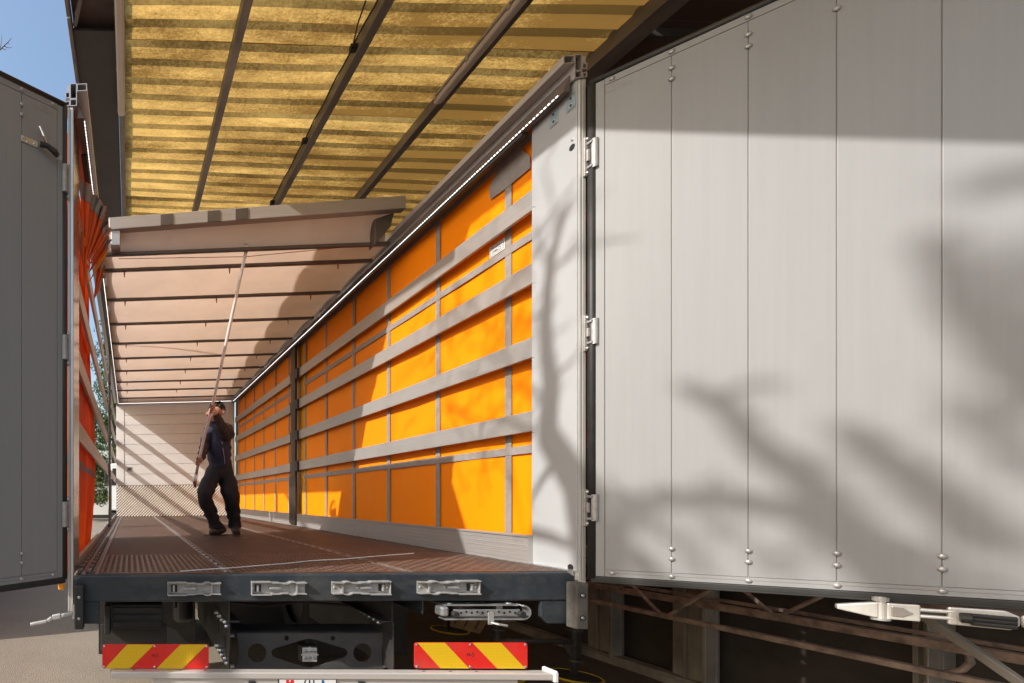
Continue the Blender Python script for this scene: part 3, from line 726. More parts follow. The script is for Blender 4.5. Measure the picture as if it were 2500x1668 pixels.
# ------------------------------------------------------------------ rear doors
def door(hx, hy, dx, dy, rise, n, label, seams, z0, z1, width):
    D = Vector((dx, dy, 0)); N = Vector((n[0], n[1], 0)); Z = Vector((0, 0, 1)); H0 = Vector((hx, hy, 0))
    Q = lambda u, v, w=0: H0 + D*u + N*w + Z*(v + rise*u)  # rise shears the door to follow its edge slopes in the image
    def slab(u0, u1, v0, v1, w0, w1):
        mb = MB(); vs = [Q(u, v, w) for w in (w0, w1) for u, v in ((u0, v0), (u1, v0), (u1, v1), (u0, v1))]
        f = [(3,2,1,0),(4,5,6,7),(0,1,5,4),(1,2,6,5),(2,3,7,6),(3,0,4,7)]
        if (vs[1]-vs[0]).cross(vs[3]-vs[0]).dot(vs[4]-vs[0]) < 0: f = [g_[::-1] for g_ in f]
        return mb.add(vs, f)
    d = slab(.02, width-.02, z0+.02, z1-.02, -.026, -.0045).build('rear_door', M['door_alu'], truck)
    tag(d, label)
    us = [.05] + seams + [width-.05]
    for a, b_ in zip(us[:-1], us[1:]): slab(a+.0012, b_-.0012, z0+.046, z1-.036, -.004, 0).build('door_plank', M['door_alu'], d, bevel=.0012)
    slab(.018, .0485, z0+.012, z1-.006, -.0042, .0012).build('door_trim', M['door_alu'], d, bevel=.001)
    slab(width-.0485, width-.018, z0+.012, z1-.006, -.0042, .0012).build('door_trim', M['door_alu'], d, bevel=.001)
    slab(.0495, width-.0495, z1-.0345, z1-.004, -.0042, .0015).build('door_trim', M['door_alu'], d, bevel=.001)
    slab(.0495, width-.0495, z0+.012, z0+.030, -.0042, .0022).build('door_trim', M['door_alu'], d, bevel=.001)
    slab(.0495, width-.0495, z0+.0305, z0+.0445, -.0042, .0035).build('door_trim', M['door_alu'], d, bevel=.001)
    # rubber seal round the edge: a thick bead with a lip
    for (u0, v0, u1, v1) in ((.004, z0, .004, z1+.004), (width-.004, z0, width-.004, z1+.004), (-.004, z1+.010, width+.004, z1+.010)):
        MB().tube([Q(u0, v0, -.006), Q(u1, v1, -.006)], .0165, 10).build('door_seal', M['rubber'], d, smooth=True)
    slab(0, width, z0-.022, z0+.0105, -.020, .0045).build('door_seal', M['rubber'], d, bevel=.004)
    slab(0, width, z0-.010, z0-.006, .0046, .0075).build('seal_rib', M['rubber'], d)
    rv = None; NN = N
    spots = [(.075, z1-.019), (.075, z0+.030)] + [(u, v) for u in seams for v in (z1-.019, z1-.095, z1-.147, z0+.030, z0+.112, z0+.160)]
    for u, v in spots:
        c = Q(u, v, .0035)
        if rv is None: rv = MB().dome(c, N, .0105, .007, 12).build('rivet', M['rivet_alu'], d, smooth=True); off = WL[rv.name] - c
        else: again(rv, c + off, d)
    return d, Q, slab
rd, RQ, rslab = door(2.343, 2.56, .7353, -.6777, .0323, (-.6777, -.7353), 'right rear door seen from inside, aluminium planks under tree shadow', [.267, .484, .700, .919], 1.095, 3.605, 1.19)
ld, LQ, lslab = door(-.345, 2.56, -.8027, -.5964, -.0304, (.5964, -.8027), 'left rear door in shade, with a strap latch', [.253, .47, .687, .904], 1.068, 3.602, 1.19)
# small printed sticker near the top corner of each door
def small_sticker(slab, d, Q, u0):
    slab(u0, u0+.092, 3.605-.082, 3.605-.040, .0001, .0008).build('door_sticker', M['door_alu'], d)
    for (a, b_, v) in ((.024, .058, 3.552), (.004, .088, 3.535)):
        k = a
        while k < b_-.004:
            w = .004 + .003*((k*977) % 1); slab(u0+k, u0+min(k+w, b_), v, v+.0085, .0009, .0014).build('sticker_letter', M['strap'], d); k += w + .0015
small_sticker(rslab, rd, RQ, .052); small_sticker(lslab, ld, LQ, .085)
# strap latch on the left door
lt = lslab(.165, .258, 3.318, 3.350, .0, .006).build('strap_latch', M['steel'], ld, bevel=.002)
MB().tube([LQ(.148, 3.40, .012), LQ(.165, 3.41, .03), LQ(.15, 3.36, .045), LQ(.125, 3.345, .02)], .006, 8).build('latch_hook', M['steel'], ld)
MB().tube([LQ(.16, 3.33, .02), LQ(.125, 3.325, .035), LQ(.085, 3.305, .04), LQ(.065, 3.295, .035)], [.014, .012, .016, .013], 8).build('latch_strap', M['rubber'], ld)
MB().tube([LQ(.07, 3.31, .03), LQ(.045, 3.31, .03), LQ(.045, 3.285, .03), LQ(.07, 3.283, .03), LQ(.07, 3.31, .03)], .004, 6).build('latch_ring', M['steel'], ld)
for u, v in ((.245, 3.342), (.225, 3.326), (.185, 3.33)): MB().dome(LQ(u, v, .006), (.5964, -.8027, 0), .007, .004, 8).build('rivet', M['steel'], ld)
# locking gear hanging below the right door
v0 = 1.040
gear = rslab(.69, .74, v0-.010, v0+.014, .004, .020)
gear = MB().prism([RQ(.695, v0+.012, 0), RQ(.695, v0-.006, 0), RQ(.775, v0-.028, 0), RQ(.785, v0-.028, 0), RQ(.785, v0+.030, 0), RQ(.775, v0+.030, 0)], Vector((-.6777, -.7353, 0))*.030).build('door_lock', M['post_alu'], rd, bevel=.004)
MB().cyl(RQ(.792, v0-.040, .016), RQ(.792, v0+.052, .016), .013, 14).build('lock_pivot', M['post_alu'], rd)
MB().cyl(RQ(.792, v0+.036, .016), RQ(.792, v0+.050, .016), .019, 14).build('lock_collar', M['cast'], rd)
MB().cyl(RQ(.792, v0-.038, .016), RQ(.792, v0-.030, .016), .022, 14).build('lock_collar', M['cast'], rd)
MB().prism([RQ(.803, v0+.030, .002), RQ(.803, v0-.032, .002), RQ(.872, v0-.032, .002), RQ(.872, v0+.030, .002)], Vector((-.6777, -.7353, 0))*.022).build('lock_block', M['post_alu'], rd, bevel=.004)
MB().prism([RQ(.812, v0+.020, .0245), RQ(.812, v0-.018, .0245), RQ(.835, v0-.020, .0245), RQ(.858, v0-.004, .0245), RQ(.835, v0+.018, .0245)], Vector((-.6777, -.7353, 0))*.004).build('lock_recess', M['mirror_alu'], rd, bevel=.002)
for dv in (-.012, .012): MB().tube([RQ(.872, v0+dv, .014), RQ(.935, v0+dv, .014)], .007, 10).build('lock_rod', M['post_alu'], rd)
MB().prism([RQ(.925, v0+.030, .004), RQ(.925, v0-.034, .004), RQ(1.04, v0-.038, .004), RQ(1.055, v0-.020, .004), RQ(1.055, v0+.012, .004), RQ(1.03, v0+.030, .004)], Vector((-.6777, -.7353, 0))*.016).build('lock_handle', M['post_alu'], rd, bevel=.005)
MB().tube([RQ(.945, v0-.004, .030), RQ(.966, v0-.004, .032)], .019, 12).build('handle_grip', M['rubber'], rd, bevel=.003)
for dv in (-.022, -.008, .006): MB().tube([RQ(.966, v0+dv, .028), RQ(1.046, v0+dv-.003, .028)], .008, 8).build('handle_grip', M['rubber'], rd)
mb = MB(); ov = []
for k in range(24):
    a = 2*math.pi*k/24; ov.append(RQ(1.125 + .062*math.copysign(min(1, abs(math.cos(a))*1.15), math.cos(a)), v0 - .004 + .030*math.sin(a), .012))
mb.tube(ov + [ov[0]], .0065, 8, caps=False); mb.build('lock_loop', M['post_alu'], rd, smooth=True)
rslab(1.08, 1.17, v0-.026, v0+.018, .0, .006).build('lock_plate', M['steel'], rd)
MB().tube([RQ(1.09, v0-.012, .014), RQ(1.13, v0, .018), RQ(1.17, v0-.004, .014)], .007, 8).build('lock_rod', M['steel'], rd)
# ------------------------------------------------------------------ under the truck
box('floor_frame', M['chassis'], XL+.006, XR-.006, RY+.13, YF+.04, .955, ZF-.052)
for s_, xo in ((1, .546), (-1, 1.430)):
    i = lambda d: xo + s_*d
    mb = MB()
    mb.box(min(i(.0), i(.008)), max(i(.0), i(.008)), RY+.10, 9.5, .806, .954); mb.box(min(i(.008), i(.062)), max(i(.008), i(.062)), RY+.10, 9.5, .806, .814)
    P(mb, 'chassis_rail', M['chassis'], bevel=.003)
    lp = P(MB().box(min(i(-.002), i(.0075)), max(i(-.002), i(.0075)), RY+.09, RY+1.3, .541, .8055), 'tow_plate', M['chassis'], bevel=.003)
    if s_ > 0:
        P(MB().box(xo-.004, xo-.0025, RY+.16, RY+.165, .545, .80), 'plate_edge', M['black'], lp)
        for (yy, zz, r) in ((RY+.20, .67, .035), (RY+.42, .70, .04), (RY+.66, .74, .04)):
            P(MB().tube([(xo-.0045, yy, zz-.0), (xo-.0025, yy, zz)], r, 20), 'plate_hole', M['black'], lp)
        bb = None
        for zz in (.575, .78):
            for k in range(7):
                y = RY + .125 + k*.045 + (.05 if k > 1 else 0); c = (xo-.004, y, zz + .012*(k % 2))
                if bb is None: bb = P(MB().dome(c, (-1, 0, 0), .012, .016, 8), 'bolt', M['steel'], lp); off = WL[bb.name] - Vector(c)
                else: again(bb, Vector(c) + off, lp)
    else:
        bb = None
        for k in range(5):
            c = (xo-.010, RY+.22+.05*k, .775+.004*k)
            if bb is None: bb = P(MB().dome(c, (-1, 0, 0), .012, .02, 8), 'bolt', M['steel'], lp); off = WL[bb.name] - Vector(c)
            else: again(bb, Vector(c) + off, lp)
# tow cross member: a plate with cut-outs
TY = RY + .20
def tz(x, y):
    p = on_y(480 + x/4.519, 1440 + y/4.519, TY); return (p.x, p.z)
def circ(cx_, cy_, r, n=28): return [tz(cx_ + r*math.cos(2*math.pi*k/n), cy_ + r*math.sin(2*math.pi*k/n)) for k in range(n)]
outer = [tz(*q) for q in ((440, 480), (2060, 480), (2048, 580), (2038, 690), (2046, 790), (2060, 885), (440, 885), (458, 790), (466, 690), (456, 580))]
dia = [(845, 650), (1160, 552), (1210, 540), (1260, 538), (1310, 550), (1640, 650), (1662, 672), (1668, 695), (1660, 720), (1640, 740), (1310, 845), (1260, 856), (1210, 852), (1160, 840), (850, 742), (826, 715), (822, 690), (828, 668)]
cu = flat(outer, [circ(665, 695, 104), circ(1828, 692, 104), circ(992, 533, 27, 16), circ(1500, 533, 27, 16), [tz(*q) for q in dia]], 'tow')
me = curve_mesh(cu, .005)
mb = MB(); mb.v = [Vector((v.co.x, TY + v.co.z, v.co.y)) for v in me.vertices]; mb.f = [tuple(p.vertices) for p in me.polygons]; mb.m = [0]*len(mb.f)
tow = P(mb, 'tow_member', M['tow_grey'])
a, b_ = tz(440, 480), tz(2060, 480)
P(MB().prism([(a[0], TY-.005, a[1]), (b_[0], TY-.005, b_[1]), (b_[0], TY+.006, b_[1]+.010), (a[0], TY+.006, a[1]+.010)], (0, .15, 0.004)), 'tow_flange', M['chassis'], tow, bevel=.004)
c = tz(1238, 708); w = .046
lamp = P(MB().box(c[0]-w, c[0]+w, TY-.012, TY+.05, c[1]-.046, c[1]+.048), 'work_lamp', M['black'], bevel=.008)
P(MB().box(c[0]-.040, c[0]+.040, TY-.0150, TY-.0115, c[1]-.040, c[1]+.040), 'lamp_lens', M['lens'], lamp, bevel=.004)
for i in (-1, 0, 1):
    for j in (-1, 1): P(MB().dome((c[0]+i*.024, TY-.0155, c[1]+j*.019), (0, -1, 0), .011, .004, 12), 'lamp_led', M['steel'], lamp)
for i in (-1, 1): P(MB().dome((c[0]+i*.044, TY-.0155, c[1]), (0, -1, 0), .005, .004, 8), 'lamp_screw', M['steel'], lamp)
P(MB().box(c[0]-.006, c[0]+.006, TY-.0135, TY-.0118, c[1]+.0405, c[1]+.0445), 'lamp_mark', M['yellow'], lamp)
for (x, y) in ((380, 500), (380, 835), (2085, 497), (2080, 832)):
    p = tz(x, y); P(MB().cyl((p[0]-.015, TY-.01, p[1]), (p[0]+.015, TY-.01, p[1]), .010, 6), 'tow_bolt', M['steel'], tow)
# valve box, splash guard, air tank, cross members, wheels
p0, p1 = on_y(255, 1476, RY+.17), on_y(398, 1543, RY+.17)
vb = P(MB().box(p0.x+.02, p1.x, RY+.17, RY+.55, p1.z+.015, p0.z), 'valve_box', M['black'], bevel=.006)
P(MB().box(p0.x, p0.x+.035, RY+.15, RY+.60, p1.z-.01, p0.z), 'box_side', M['black'], vb, bevel=.006)
for k in range(3): P(MB().box(p0.x+.05, p1.x-.004, RY+.160, RY+.1695, p1.z+.03+k*.042, p1.z+.058+k*.042), 'box_rib', M['black'], vb, bevel=.003)
for k in (0.25, .68): P(MB().box(p0.x+(p1.x-p0.x)*k, p0.x+(p1.x-p0.x)*k+.02, RY+.13, RY+.14, .932, .9435), 'box_clip', M['cast'], vb)
p0, p1 = on_y(246, 1524, RY+.30), on_y(407, 1577, RY+.30)
P(MB().box(p0.x, p1.x, RY+.30, RY+.31, p1.z-.03, p0.z), 'splash_guard', simple('dusty_guard', (.030, .024, .019), .6, 0, .2, 5), bevel=.004)
p = on_y(446, 1500, RY+.9); P(MB().tube([(p.x, RY+.9, .95), (p.x, RY+.9, p.z-.02), (p.x, RY+.9, p.z-.05)], [.07, .075, .05], 18), 'air_tank', M['chassis'])
p = on_y(427, 1500, RY+.85); P(MB().cyl((p.x, RY+.85, .95), (p.x, RY+.85, .72), .012, 10), 'support_strut', M['chassis'])
for x0, x1 in ((-.26, .543), (1.44, 2.24)): box('dark_panel', M['black'], x0, x1, 4.0, 4.012, .20, .95)  # dark panels added to black out the bright ground under the bed
for y in (3.3, 4.3, 6.2, 8.0): box('cross_member', M['chassis'], .556, 1.42, y, y+.06, .80, .95)
P(MB().tube([(.62, 3.2, .87), (.9, 3.25, .85), (1.15, 3.2, .86), (1.25, 3.15, .83), (1.38, 3.1, .88)], .012, 8), 'air_hose', M['black'])
P(MB().tube([(.62, 3.1, .83), (.85, 3.1, .805), (1.1, 3.12, .825), (1.36, 3.05, .815)], .009, 8), 'air_hose', M['rubber'])
for k in range(5): P(MB().cyl((.66 + k*.085, 3.28, .845), (.66 + k*.085, 3.295, .845), .012, 8), 'air_fitting', M['steel'])
for (xa, xb) in ((-.28, -.02), (0, .26), (1.72, 1.98), (2.0, 2.27)):
    for y in (5.15,):
        mb = MB(); prof = ((.30, 0), (.47, .02), (.50, .06), (.50, .94), (.47, .98), (.30, 1)); n = 28; vs = []
        for r, u in prof:
            for k in range(n): vs.append((xa + (xb-xa)*u, y + r*math.cos(2*math.pi*k/n), .50 - SHEAR*(xa+xb)/2 + r*math.sin(2*math.pi*k/n)))
        fs = [(j*n+k, j*n+(k+1) % n, (j+1)*n+(k+1) % n, (j+1)*n+k) for j in range(5) for k in range(n)]
        mb.add(vs, fs)
        w_ = P(mb, 'wheel', M['tyre'], smooth=True)
        P(MB().cyl((xa+.05, y, .5 - SHEAR*(xa+xb)/2), (xb-.05, y, .5 - SHEAR*(xa+xb)/2), .31, 24), 'rim', M['chassis'], w_)
P(MB().cyl((0, 5.15, .49), (2, 5.15, .48), .07, 14), 'axle', M['chassis'])

# underrun bar, hazard boards, number plate
BY = RY - .14
bar_ = P(MB().box(-.095, 2.062, BY, BY+.055, .583, .6165), 'underrun_bar', M['bar_alu'], bevel=.005)
P(MB().prism([(2.0625, BY-.006, .628), (2.0625, BY-.006, .575), (2.080, BY-.006, .575), (2.080, BY-.006, .622), (2.074, BY-.006, .632)], (0, .075, 0)), 'bar_end_cap', M['white'], bar_, bevel=.003)
P(MB().box(-.099, -.0955, BY+.002, BY+.053, .585, .615), 'bar_end_cap', M['bar_alu'], bar_)
for x in (.022, .26, .386, 1.467, 1.595, 1.72): P(MB().obox((x, BY+.03, .617), (.0075, .002, 0), (-.001, .003, 0), (0, 0, .0006)), 'bar_screw', M['black'], bar_)
P(MB().box(.12, 1.90, BY+.010, BY+.05, .40, .5825), 'bar_backing', M['bar_alu'], bar_)
HY = RY - .10
def hazard(x0, x1, y0, y1, stripes, mark):
    p, q = on_y(x0, y0, HY), on_y(x1, y1, HY); a, b_, z1, z0 = p.x, q.x, p.z, q.z
    z0 = max(z0, .619); r = .011; pl = []
    for cx_, cz_, t0 in ((b_-r, z1-r, 0), (a+r, z1-r, 90), (a+r, z0+r, 180), (b_-r, z0+r, 270)):
        for k in range(5): t_ = R_(t0 + 22.5*k); pl.append((cx_ + r*math.cos(t_), HY, cz_ + r*math.sin(t_)))
    o = P(MB().prism(pl, (0, .004, 0)), 'hazard_board', M['red'])
    for t1, t2, b1, b2 in stripes:
        X = lambda x: on_y(x, 1600, HY).x
        P(MB().prism([(X(t1), HY-.0002, z1-.0008), (X(t2), HY-.0002, z1-.0008), (X(b2), HY-.0002, z0+.0008), (X(b1), HY-.0002, z0+.0008)], (0, -.0008, 0)), 'hazard_stripe', M['yellow'], o)
    for x in (a+.010, (a+b_)/2-.003, b_-.011):
        for z in (z0+.010, z1-.010): P(MB().dome((x, HY-.001, z), (0, -1, 0), .006, .003, 10), 'screw', M['steel'], o)
    cx_ = (a+b_)/2; cz_ = (z0+z1)/2 + .004
    plate(text_mesh('M', .020), (cx_-.010, HY-.0006, cz_), (1, 0, 0), (0, 0, 1), 'maker_mark', M['ink'], o, lean=True)
    mb = MB(); mb.tube([(cx_+.010+.006*math.cos(k*math.pi/6), HY-.0006, cz_-.001+.008*math.sin(k*math.pi/6)) for k in range(13)], .0009, 6, caps=False); mb.box(cx_+.0085, cx_+.0115, HY-.001, HY-.0003, cz_+.0075, cz_+.012)
    P(mb, 'maker_mark', M['ink'], o)
hazard(249.8, 509.6, 1573, 1633.5, ((310.8, 376.8, 256.5, 317), (441, 505, 382, 445.6)), 0)
hazard(1012, 1287.7, 1569, 1633, ((1019, 1086, 1075, 1145), (1153.6, 1223, 1214, 1282)), 0)
a, b_ = on_y(682, 1664, BY+.0).x, on_y(821, 1664, BY).x
npl = P(MB().box(a, b_, BY+.004, BY+.009, .46, .5815), 'number_plate', M['white'], bar_)
P(MB().box(a-.004, a-.0005, BY+.003, BY+.009, .46, .582), 'plate_edge', M['ink'], npl); P(MB().box(b_+.0005, b_+.004, BY+.003, BY+.009, .46, .582), 'plate_edge', M['ink'], npl)
X = lambda x: on_y(x, 1665, BY).x
mb = MB(); mb.box(X(699), X(706), BY+.0032, BY+.0038, .545, .5795); mb.box(X(710), X(718), BY+.0032, BY+.0038, .545, .5795); mb.box(X(706.3), X(709.7), BY+.0032, BY+.0038, .545, .569); P(mb, 'red_shield', M['red'], npl)
P(MB().prism([(X(786), BY+.0032, .5795), (X(791), BY+.0032, .5795), (X(796), BY+.0032, .545), (X(786), BY+.0032, .545)], (0, .0006, 0)), 'blue_shield', M['blue'], npl)
mb = MB(); mb.prism([(X(745), BY+.0032, .5795), (X(748), BY+.0032, .5795), (X(744), BY+.0032, .55), (X(741), BY+.0032, .55)], (0, .0006, 0)); mb.box(X(755), X(758), BY+.0032, BY+.0038, .545, .5795); mb.box(X(765), X(768), BY+.0032, BY+.0038, .545, .5795)
P(mb, 'plate_character', M['ink'], npl)
for x in (616, 884): P(MB().box(X(x-9), X(x+9), BY-.006, BY+.009, .53, .574), 'plate_lamp', M['black'], bar_, bevel=.006)

# ------------------------------------------------------------------ the canopy
def rz(x, y): return 5.30 - .074*(x + .08) + .05*(y - 3.6)
can = empty('canopy_roof', (1.9, 4.5, 5.2)); tag(can, 'yellowed see-through corrugated canopy roof on grey purlins over the truck', 'canopy')
Y0c, Y1c = -.5, 12.6
per = .192; k = 0; y = Y0c
random.seed(3)
while y < Y1c:
    mb = MB(); vs = []; fs = []; prof = []
    for i in range(4):
        b0_ = y + i*per + random.uniform(-.008, .008)*(i > 0)
        prof += [(b0_, 0), (b0_+.014, .044), (b0_+.036, .044), (b0_+.074, 0)]
    b0_ = y + 4*per; prof += [(b0_, 0), (b0_+.014, .044)]
    nx = 10; x0, x1 = -.055, 3.84; dz = .104 + (.0025 if k % 2 else 0)
    for (yy, zz) in prof:
        for j in range(nx+1):
            x = x0 + (x1-x0)*j/nx; vs.append((x, yy + .004*math.sin(x*2.1 + k*1.7), rz(x, yy) + dz + zz*(1 + .12*math.sin(x*1.3 + k*2.1 + yy*9)) + .007*math.sin(x*2.3 + k + yy*2)))
    for i in range(len(prof)-1):
        for j in range(nx): a = i*(nx+1)+j; fs.append((a, a+1, a+nx+2, a+nx+1))
    mb.add(vs, fs); mb.build('roof_sheet', M['sheet'], can); y += 4*per; k += 1
for x, w, h in ((-.08, .056, .10), (.89, .07, .10), (1.905, .075, .10), (2.865, .075, .10), (3.86, .16, .14), (4.75, .08, .10), (5.6, .08, .1)):
    a, b_ = Vector((x, Y0c, rz(x, Y0c)+h/2)), Vector((x, Y1c+.8, rz(x, Y1c+.8)+h/2))
    MB().bar(a, b_, w, h).build('purlin', M['purlin'], can, bevel=.004)
MB().bar((3.93, 3.93, rz(3.93, 3.93)+.09), (4.72, 3.93, rz(4.72, 3.93)+.09), .05, .06).build('cross_brace', M['soffit'], can)
for k in range(7):
    y0 = -.5 + k*2.2
    MB().prism([(3.95, y0, rz(3.95, y0)+.17), (9.2, y0, rz(9.2, y0)+.17), (9.2, y0+2.192, rz(9.2, y0+2.192)+.17), (3.95, y0+2.192, rz(3.95, y0+2.192)+.17)], (0, 0, .03)).build('roof_panel', M['soffit_brown'], can)
# closed strip along the left eave with its grey edge boards
for (y0, y1, mt, up) in ((2.4, 4.2, M['soffit_brown'], .12), (3.95, 7.5, M['soffit'], .03), (7.51, 12.6, M['soffit'], .03)):
    MB().prism([(-.47, y0, rz(-.47, y0)+up), (-.112, y0, rz(-.112, y0)+up), (-.112, y1, rz(-.112, y1)+up), (-.47, y1, rz(-.47, y1)+up)], (0, 0, .02)).build('eave_panel', mt, can)
MB().prism([(-.21, 1.2, rz(-.2, 1.2)+.10), (-.112, 1.2, rz(-.1, 1.2)+.10), (-.112, 2.39, rz(-.1, 2.39)+.10), (-.21, 2.39, rz(-.2, 2.39)+.10)], (0, 0, .02)).build('eave_panel', M['soffit_brown'], can)  # unseen strip added to set the shade line on the right post
MB().bar((-.13, 2.9, rz(-.13, 2.9)+.08), (-.45, 3.92, rz(-.45, 3.92)+.05), .03, .03).build('eave_strut', M['purlin'], can)
for y0, y1 in ((2.4, 3.80), (3.815, 12.6)):
    MB().bar((-.488, y0, rz(-.488, y0)+.06), (-.488, y1, rz(-.488, y1)+.06), .03, .12).build('eave_board', M['fascia'], can, bevel=.003)
MB().prism([(-.10, 1.6, rz(-.1, 1.6)+.1005), (-.062, 1.6, rz(-.06, 1.6)+.1005), (-.062, 1.6, rz(-.06, 1.6)+.165), (-.10, 1.6, rz(-.1, 1.6)+.165)], (0, 11, 11*.05)).build('eave_light_stop', M['fascia'], can)  # added strip that stops sun leaking through the open rib ends
MB().prism([(-.10, -.5, rz(-.1, -.5)+.1005), (-.10, 1.598, rz(-.1, 1.598)+.1005), (-.10, 1.598, rz(-.1, 1.598)+.150), (-.10, -.5, rz(-.1, -.5)+.165+.24)], (.038, 0, -.0028)).build('eave_light_stop', M['fascia'], can)  # unseen added strip, tapered to level the shadow edge on the right door
# eave posts stand well clear of the picture
for (x, y) in ((3.86, -.4), (9.0, -.4), (9.0, 12.4), (3.86, 12.9)):
    MB().box(x-.06, x+.06, y-.06, y+.06, 0, rz(x, y)-.01).build('canopy_post', M['purlin'], can)
def tube_light(a, b_, w, h, label):
    t_ = empty('tube_light', (a+b_)/2); tag(t_, label, 'ceiling light')
    MB().bar(a, b_, w, h).build('lamp_cover', M['lamp_cover'], t_, bevel=w*.3, seg=4)
    d = (b_-a).normalized(); up = Vector((0, 0, h*.5+.012))
    MB().bar(a+d*.02+up, b_-d*.02+up, w*1.12, .022).build('lamp_housing', M['fixture'], t_, bevel=.003)
    for u in (.04, .33, .66, .97): 
        c = a.lerp(b_, u); MB().box(c.x-w*.6, c.x+w*.6, c.y-.012, c.y+.012, c.z-.004, c.z+h*.5+.02).build('lamp_clip', M['fixture'], t_)
M['lamp_cover'] = simple('clear_lamp_cover', (.62, .55, .48), .3, 0, .06, 4, (4, .3, 4)); M['fixture'] = simple('grey_lamp_housing', (.40, .36, .32), .5, 0, .1, 6)
def hang(x, y0, y1, dz=-.045): return Vector((x, y0, rz(x, y0)+dz)), Vector((x, y1, rz(x, y1)+dz))
tube_light(*hang(-.08, 3.2, 4.76), .070, .06, 'dusty tube light on the left eave beam, end hanging above the bunched curtain')
tube_light(*hang(2.80, 3.2, 4.52, -.02), .075, .05, 'dusty tube light along the purlin in the middle of the yellow roof')
cb_ = MB(); pts = []
for i in range(26):
    y = 3.3 + i*.13; x = 1.885 - .055; pts.append((x, y, rz(1.9, y) + .035 + .010*math.sin(i*1.7)))
cb_.tube(pts, .007, 6); c_o = cb_.build('roof_cable', M['black']); tag(c_o, 'thin black cable clipped along the side of a roof purlin', 'cable')
for y in (4.05, 5.15, 6.3): MB().box(1.815, 1.868, y-.02, y+.02, rz(1.9, y)+.015, rz(1.9, y)+.06).build('cable_clip', M['black'], c_o)
MB().tube([(1.82, 4.0, rz(1.9, 4)+.03), (1.75, 3.78, rz(1.9, 3.8)-.02), (1.735, 3.62, rz(1.9, 3.6)+.01)], .006, 6).build('cable_end', M['black'], c_o)

# ------------------------------------------------------------------ the dark shed side: walls, rack, girders, scaffold
sw = MB(); sw.box(5.9, 6.0, -3, 14, 0, 4.6); sw = sw.build('shed_wall', M['shed']); tag(sw, 'dark boarded shed wall behind the steel rack', 'wall')
for k in range(14): MB().box(5.885, 5.899, -2.8+k*1.2, -2.72+k*1.2, .02, 4.55).build('wall_batten', M['shed'], sw)
sb_ = MB().box(2.9, 5.88, 13.2, 13.3, 0, 5.2).build('shade_back_wall', M['shed']); tag(sb_, 'unseen end wall added to keep the shed dark', 'wall')  # added wall that holds daylight out of the shed
rack = empty('steel_rack', (4.4, 4, 0)); tag(rack, 'grey steel storage rack with thick columns beside the truck', 'rack')
def colm(x0, x1):
    a, b_ = free_x(x0, 1520, 4.4).y, free_x(x1, 1520, 4.4).y; a, b_ = min(a, b_), max(a, b_)
    f = (b_-a)
    mb = MB(); mb.box(4.40, 4.42, a, b_, .06, .93); mb.box(4.4205, 4.50, a+f*.22, a+f*.30, .06, .93); mb.box(4.33, 4.3995, a+f*.02, a+f*.10, .06, .93); mb.box(4.37, 4.3995, a+f*.62, a+f*.66, .06, .93)
    mb.build('rack_column', M['pillar'], rack, bevel=.003)
    MB().box(4.33, 4.52, a-.05, b_+.05, .005, .06).build('column_foot', M['pillar'], rack)
for q in ((1435, 1515), (1642, 1749), (2227, 2303)): colm(*q)
MB().box(4.36, 4.50, 1.6, 8.0, .932, 1.02).build('rack_beam', M['pillar'], rack, bevel=.003)
MB().box(4.34, 4.44, 1.6, 8.0, .0045, .085).build('rack_base', M['pillar'], rack)
MB().box(4.52, 4.53, 1.2, 8.0, .01, .93).build('rack_backing', M['shed'], rack)
MB().tube([free_x(x, y, 4.3) for x, y in ((2310, 1560), (2330, 1575), (2365, 1595), (2370, 1618), (2350, 1636), (2310, 1642))], .014, 8).build('rack_hook', M['rust'], rack)
def girder(name_lbl, X, lo, diags, w, thick):
    a, b_ = free_x(*lo[0], X), free_x(*lo[1], X); d = (b_-a).normalized(); a = a - d*.6; b_ = b_ + d*.8
    g_ = empty('lattice_girder', ((a+b_)/2).xy.to_3d()); g_.location.z = min(a.z, b_.z); WL[g_.name] = g_.location.copy(); tag(g_, name_lbl, 'girder', 'lattice girders stored beside the truck')
    MB().bar(a, b_, w, thick).build('lower_chord', M['rust'], g_, bevel=.004)
    up = Vector((0, 0, .30)); MB().bar(a+up, b_+up, w, thick).build('upper_chord', M['rust'], g_, bevel=.004)
    for p, q in diags:
        p, q = free_x(*p, X), free_x(*q, X)
        if p.z < q.z: p, q = q, p
        p = q + (p-q)*((q.z + .28 - q.z)/max(.02, p.z-q.z)) if p.z-q.z > .03 else p
        MB().tube([p, q], .011, 8).build('lattice_rod', M['rust'], g_)
girder('near lattice girder lying just below the open right door', 3.6, ((1430, 1463), (2404, 1668)), (((1536, 1420), (1613, 1500)), ((1742, 1435), (1630, 1504))), .045, .030)
girder('middle lattice girder lying behind the near one on the rack', 3.95, ((1428, 1426), (2500, 1610)), (((1817, 1442), (1890, 1503)), ((2006, 1456), (1904, 1504))), .05, .045)
girder('thin farthest lattice girder on the rack', 4.25, ((1440, 1414), (2300, 1553)), (), .03, .022)
p, q = free_x(2180, 1452, 3.35), free_x(2520, 1686, 3.35); br = MB().bar(p, q + (q-p)*.4, .024, .030).build('steel_brace', M['pillar'], bevel=.004); tag(br, 'straight grey steel brace slanting down below the door lock', 'brace')
pr = empty('pallet_rack', (4.0, 5.2, 0)); tag(pr, 'rack with red cross beams in the gap beside the right door hinges', 'rack')
for (x, y, dy) in ((1442, 545, .10), (1442, 712, .12), (1442, 882, .14), (1442, 1060, .26)):
    c = free_y(x, y, 4.6); MB().obox(c, (.30, .12, .02), (-.02, .06, 0), (0, 0, dy*.45)).build('rack_beam', M['shelf_red'], pr, bevel=.004)
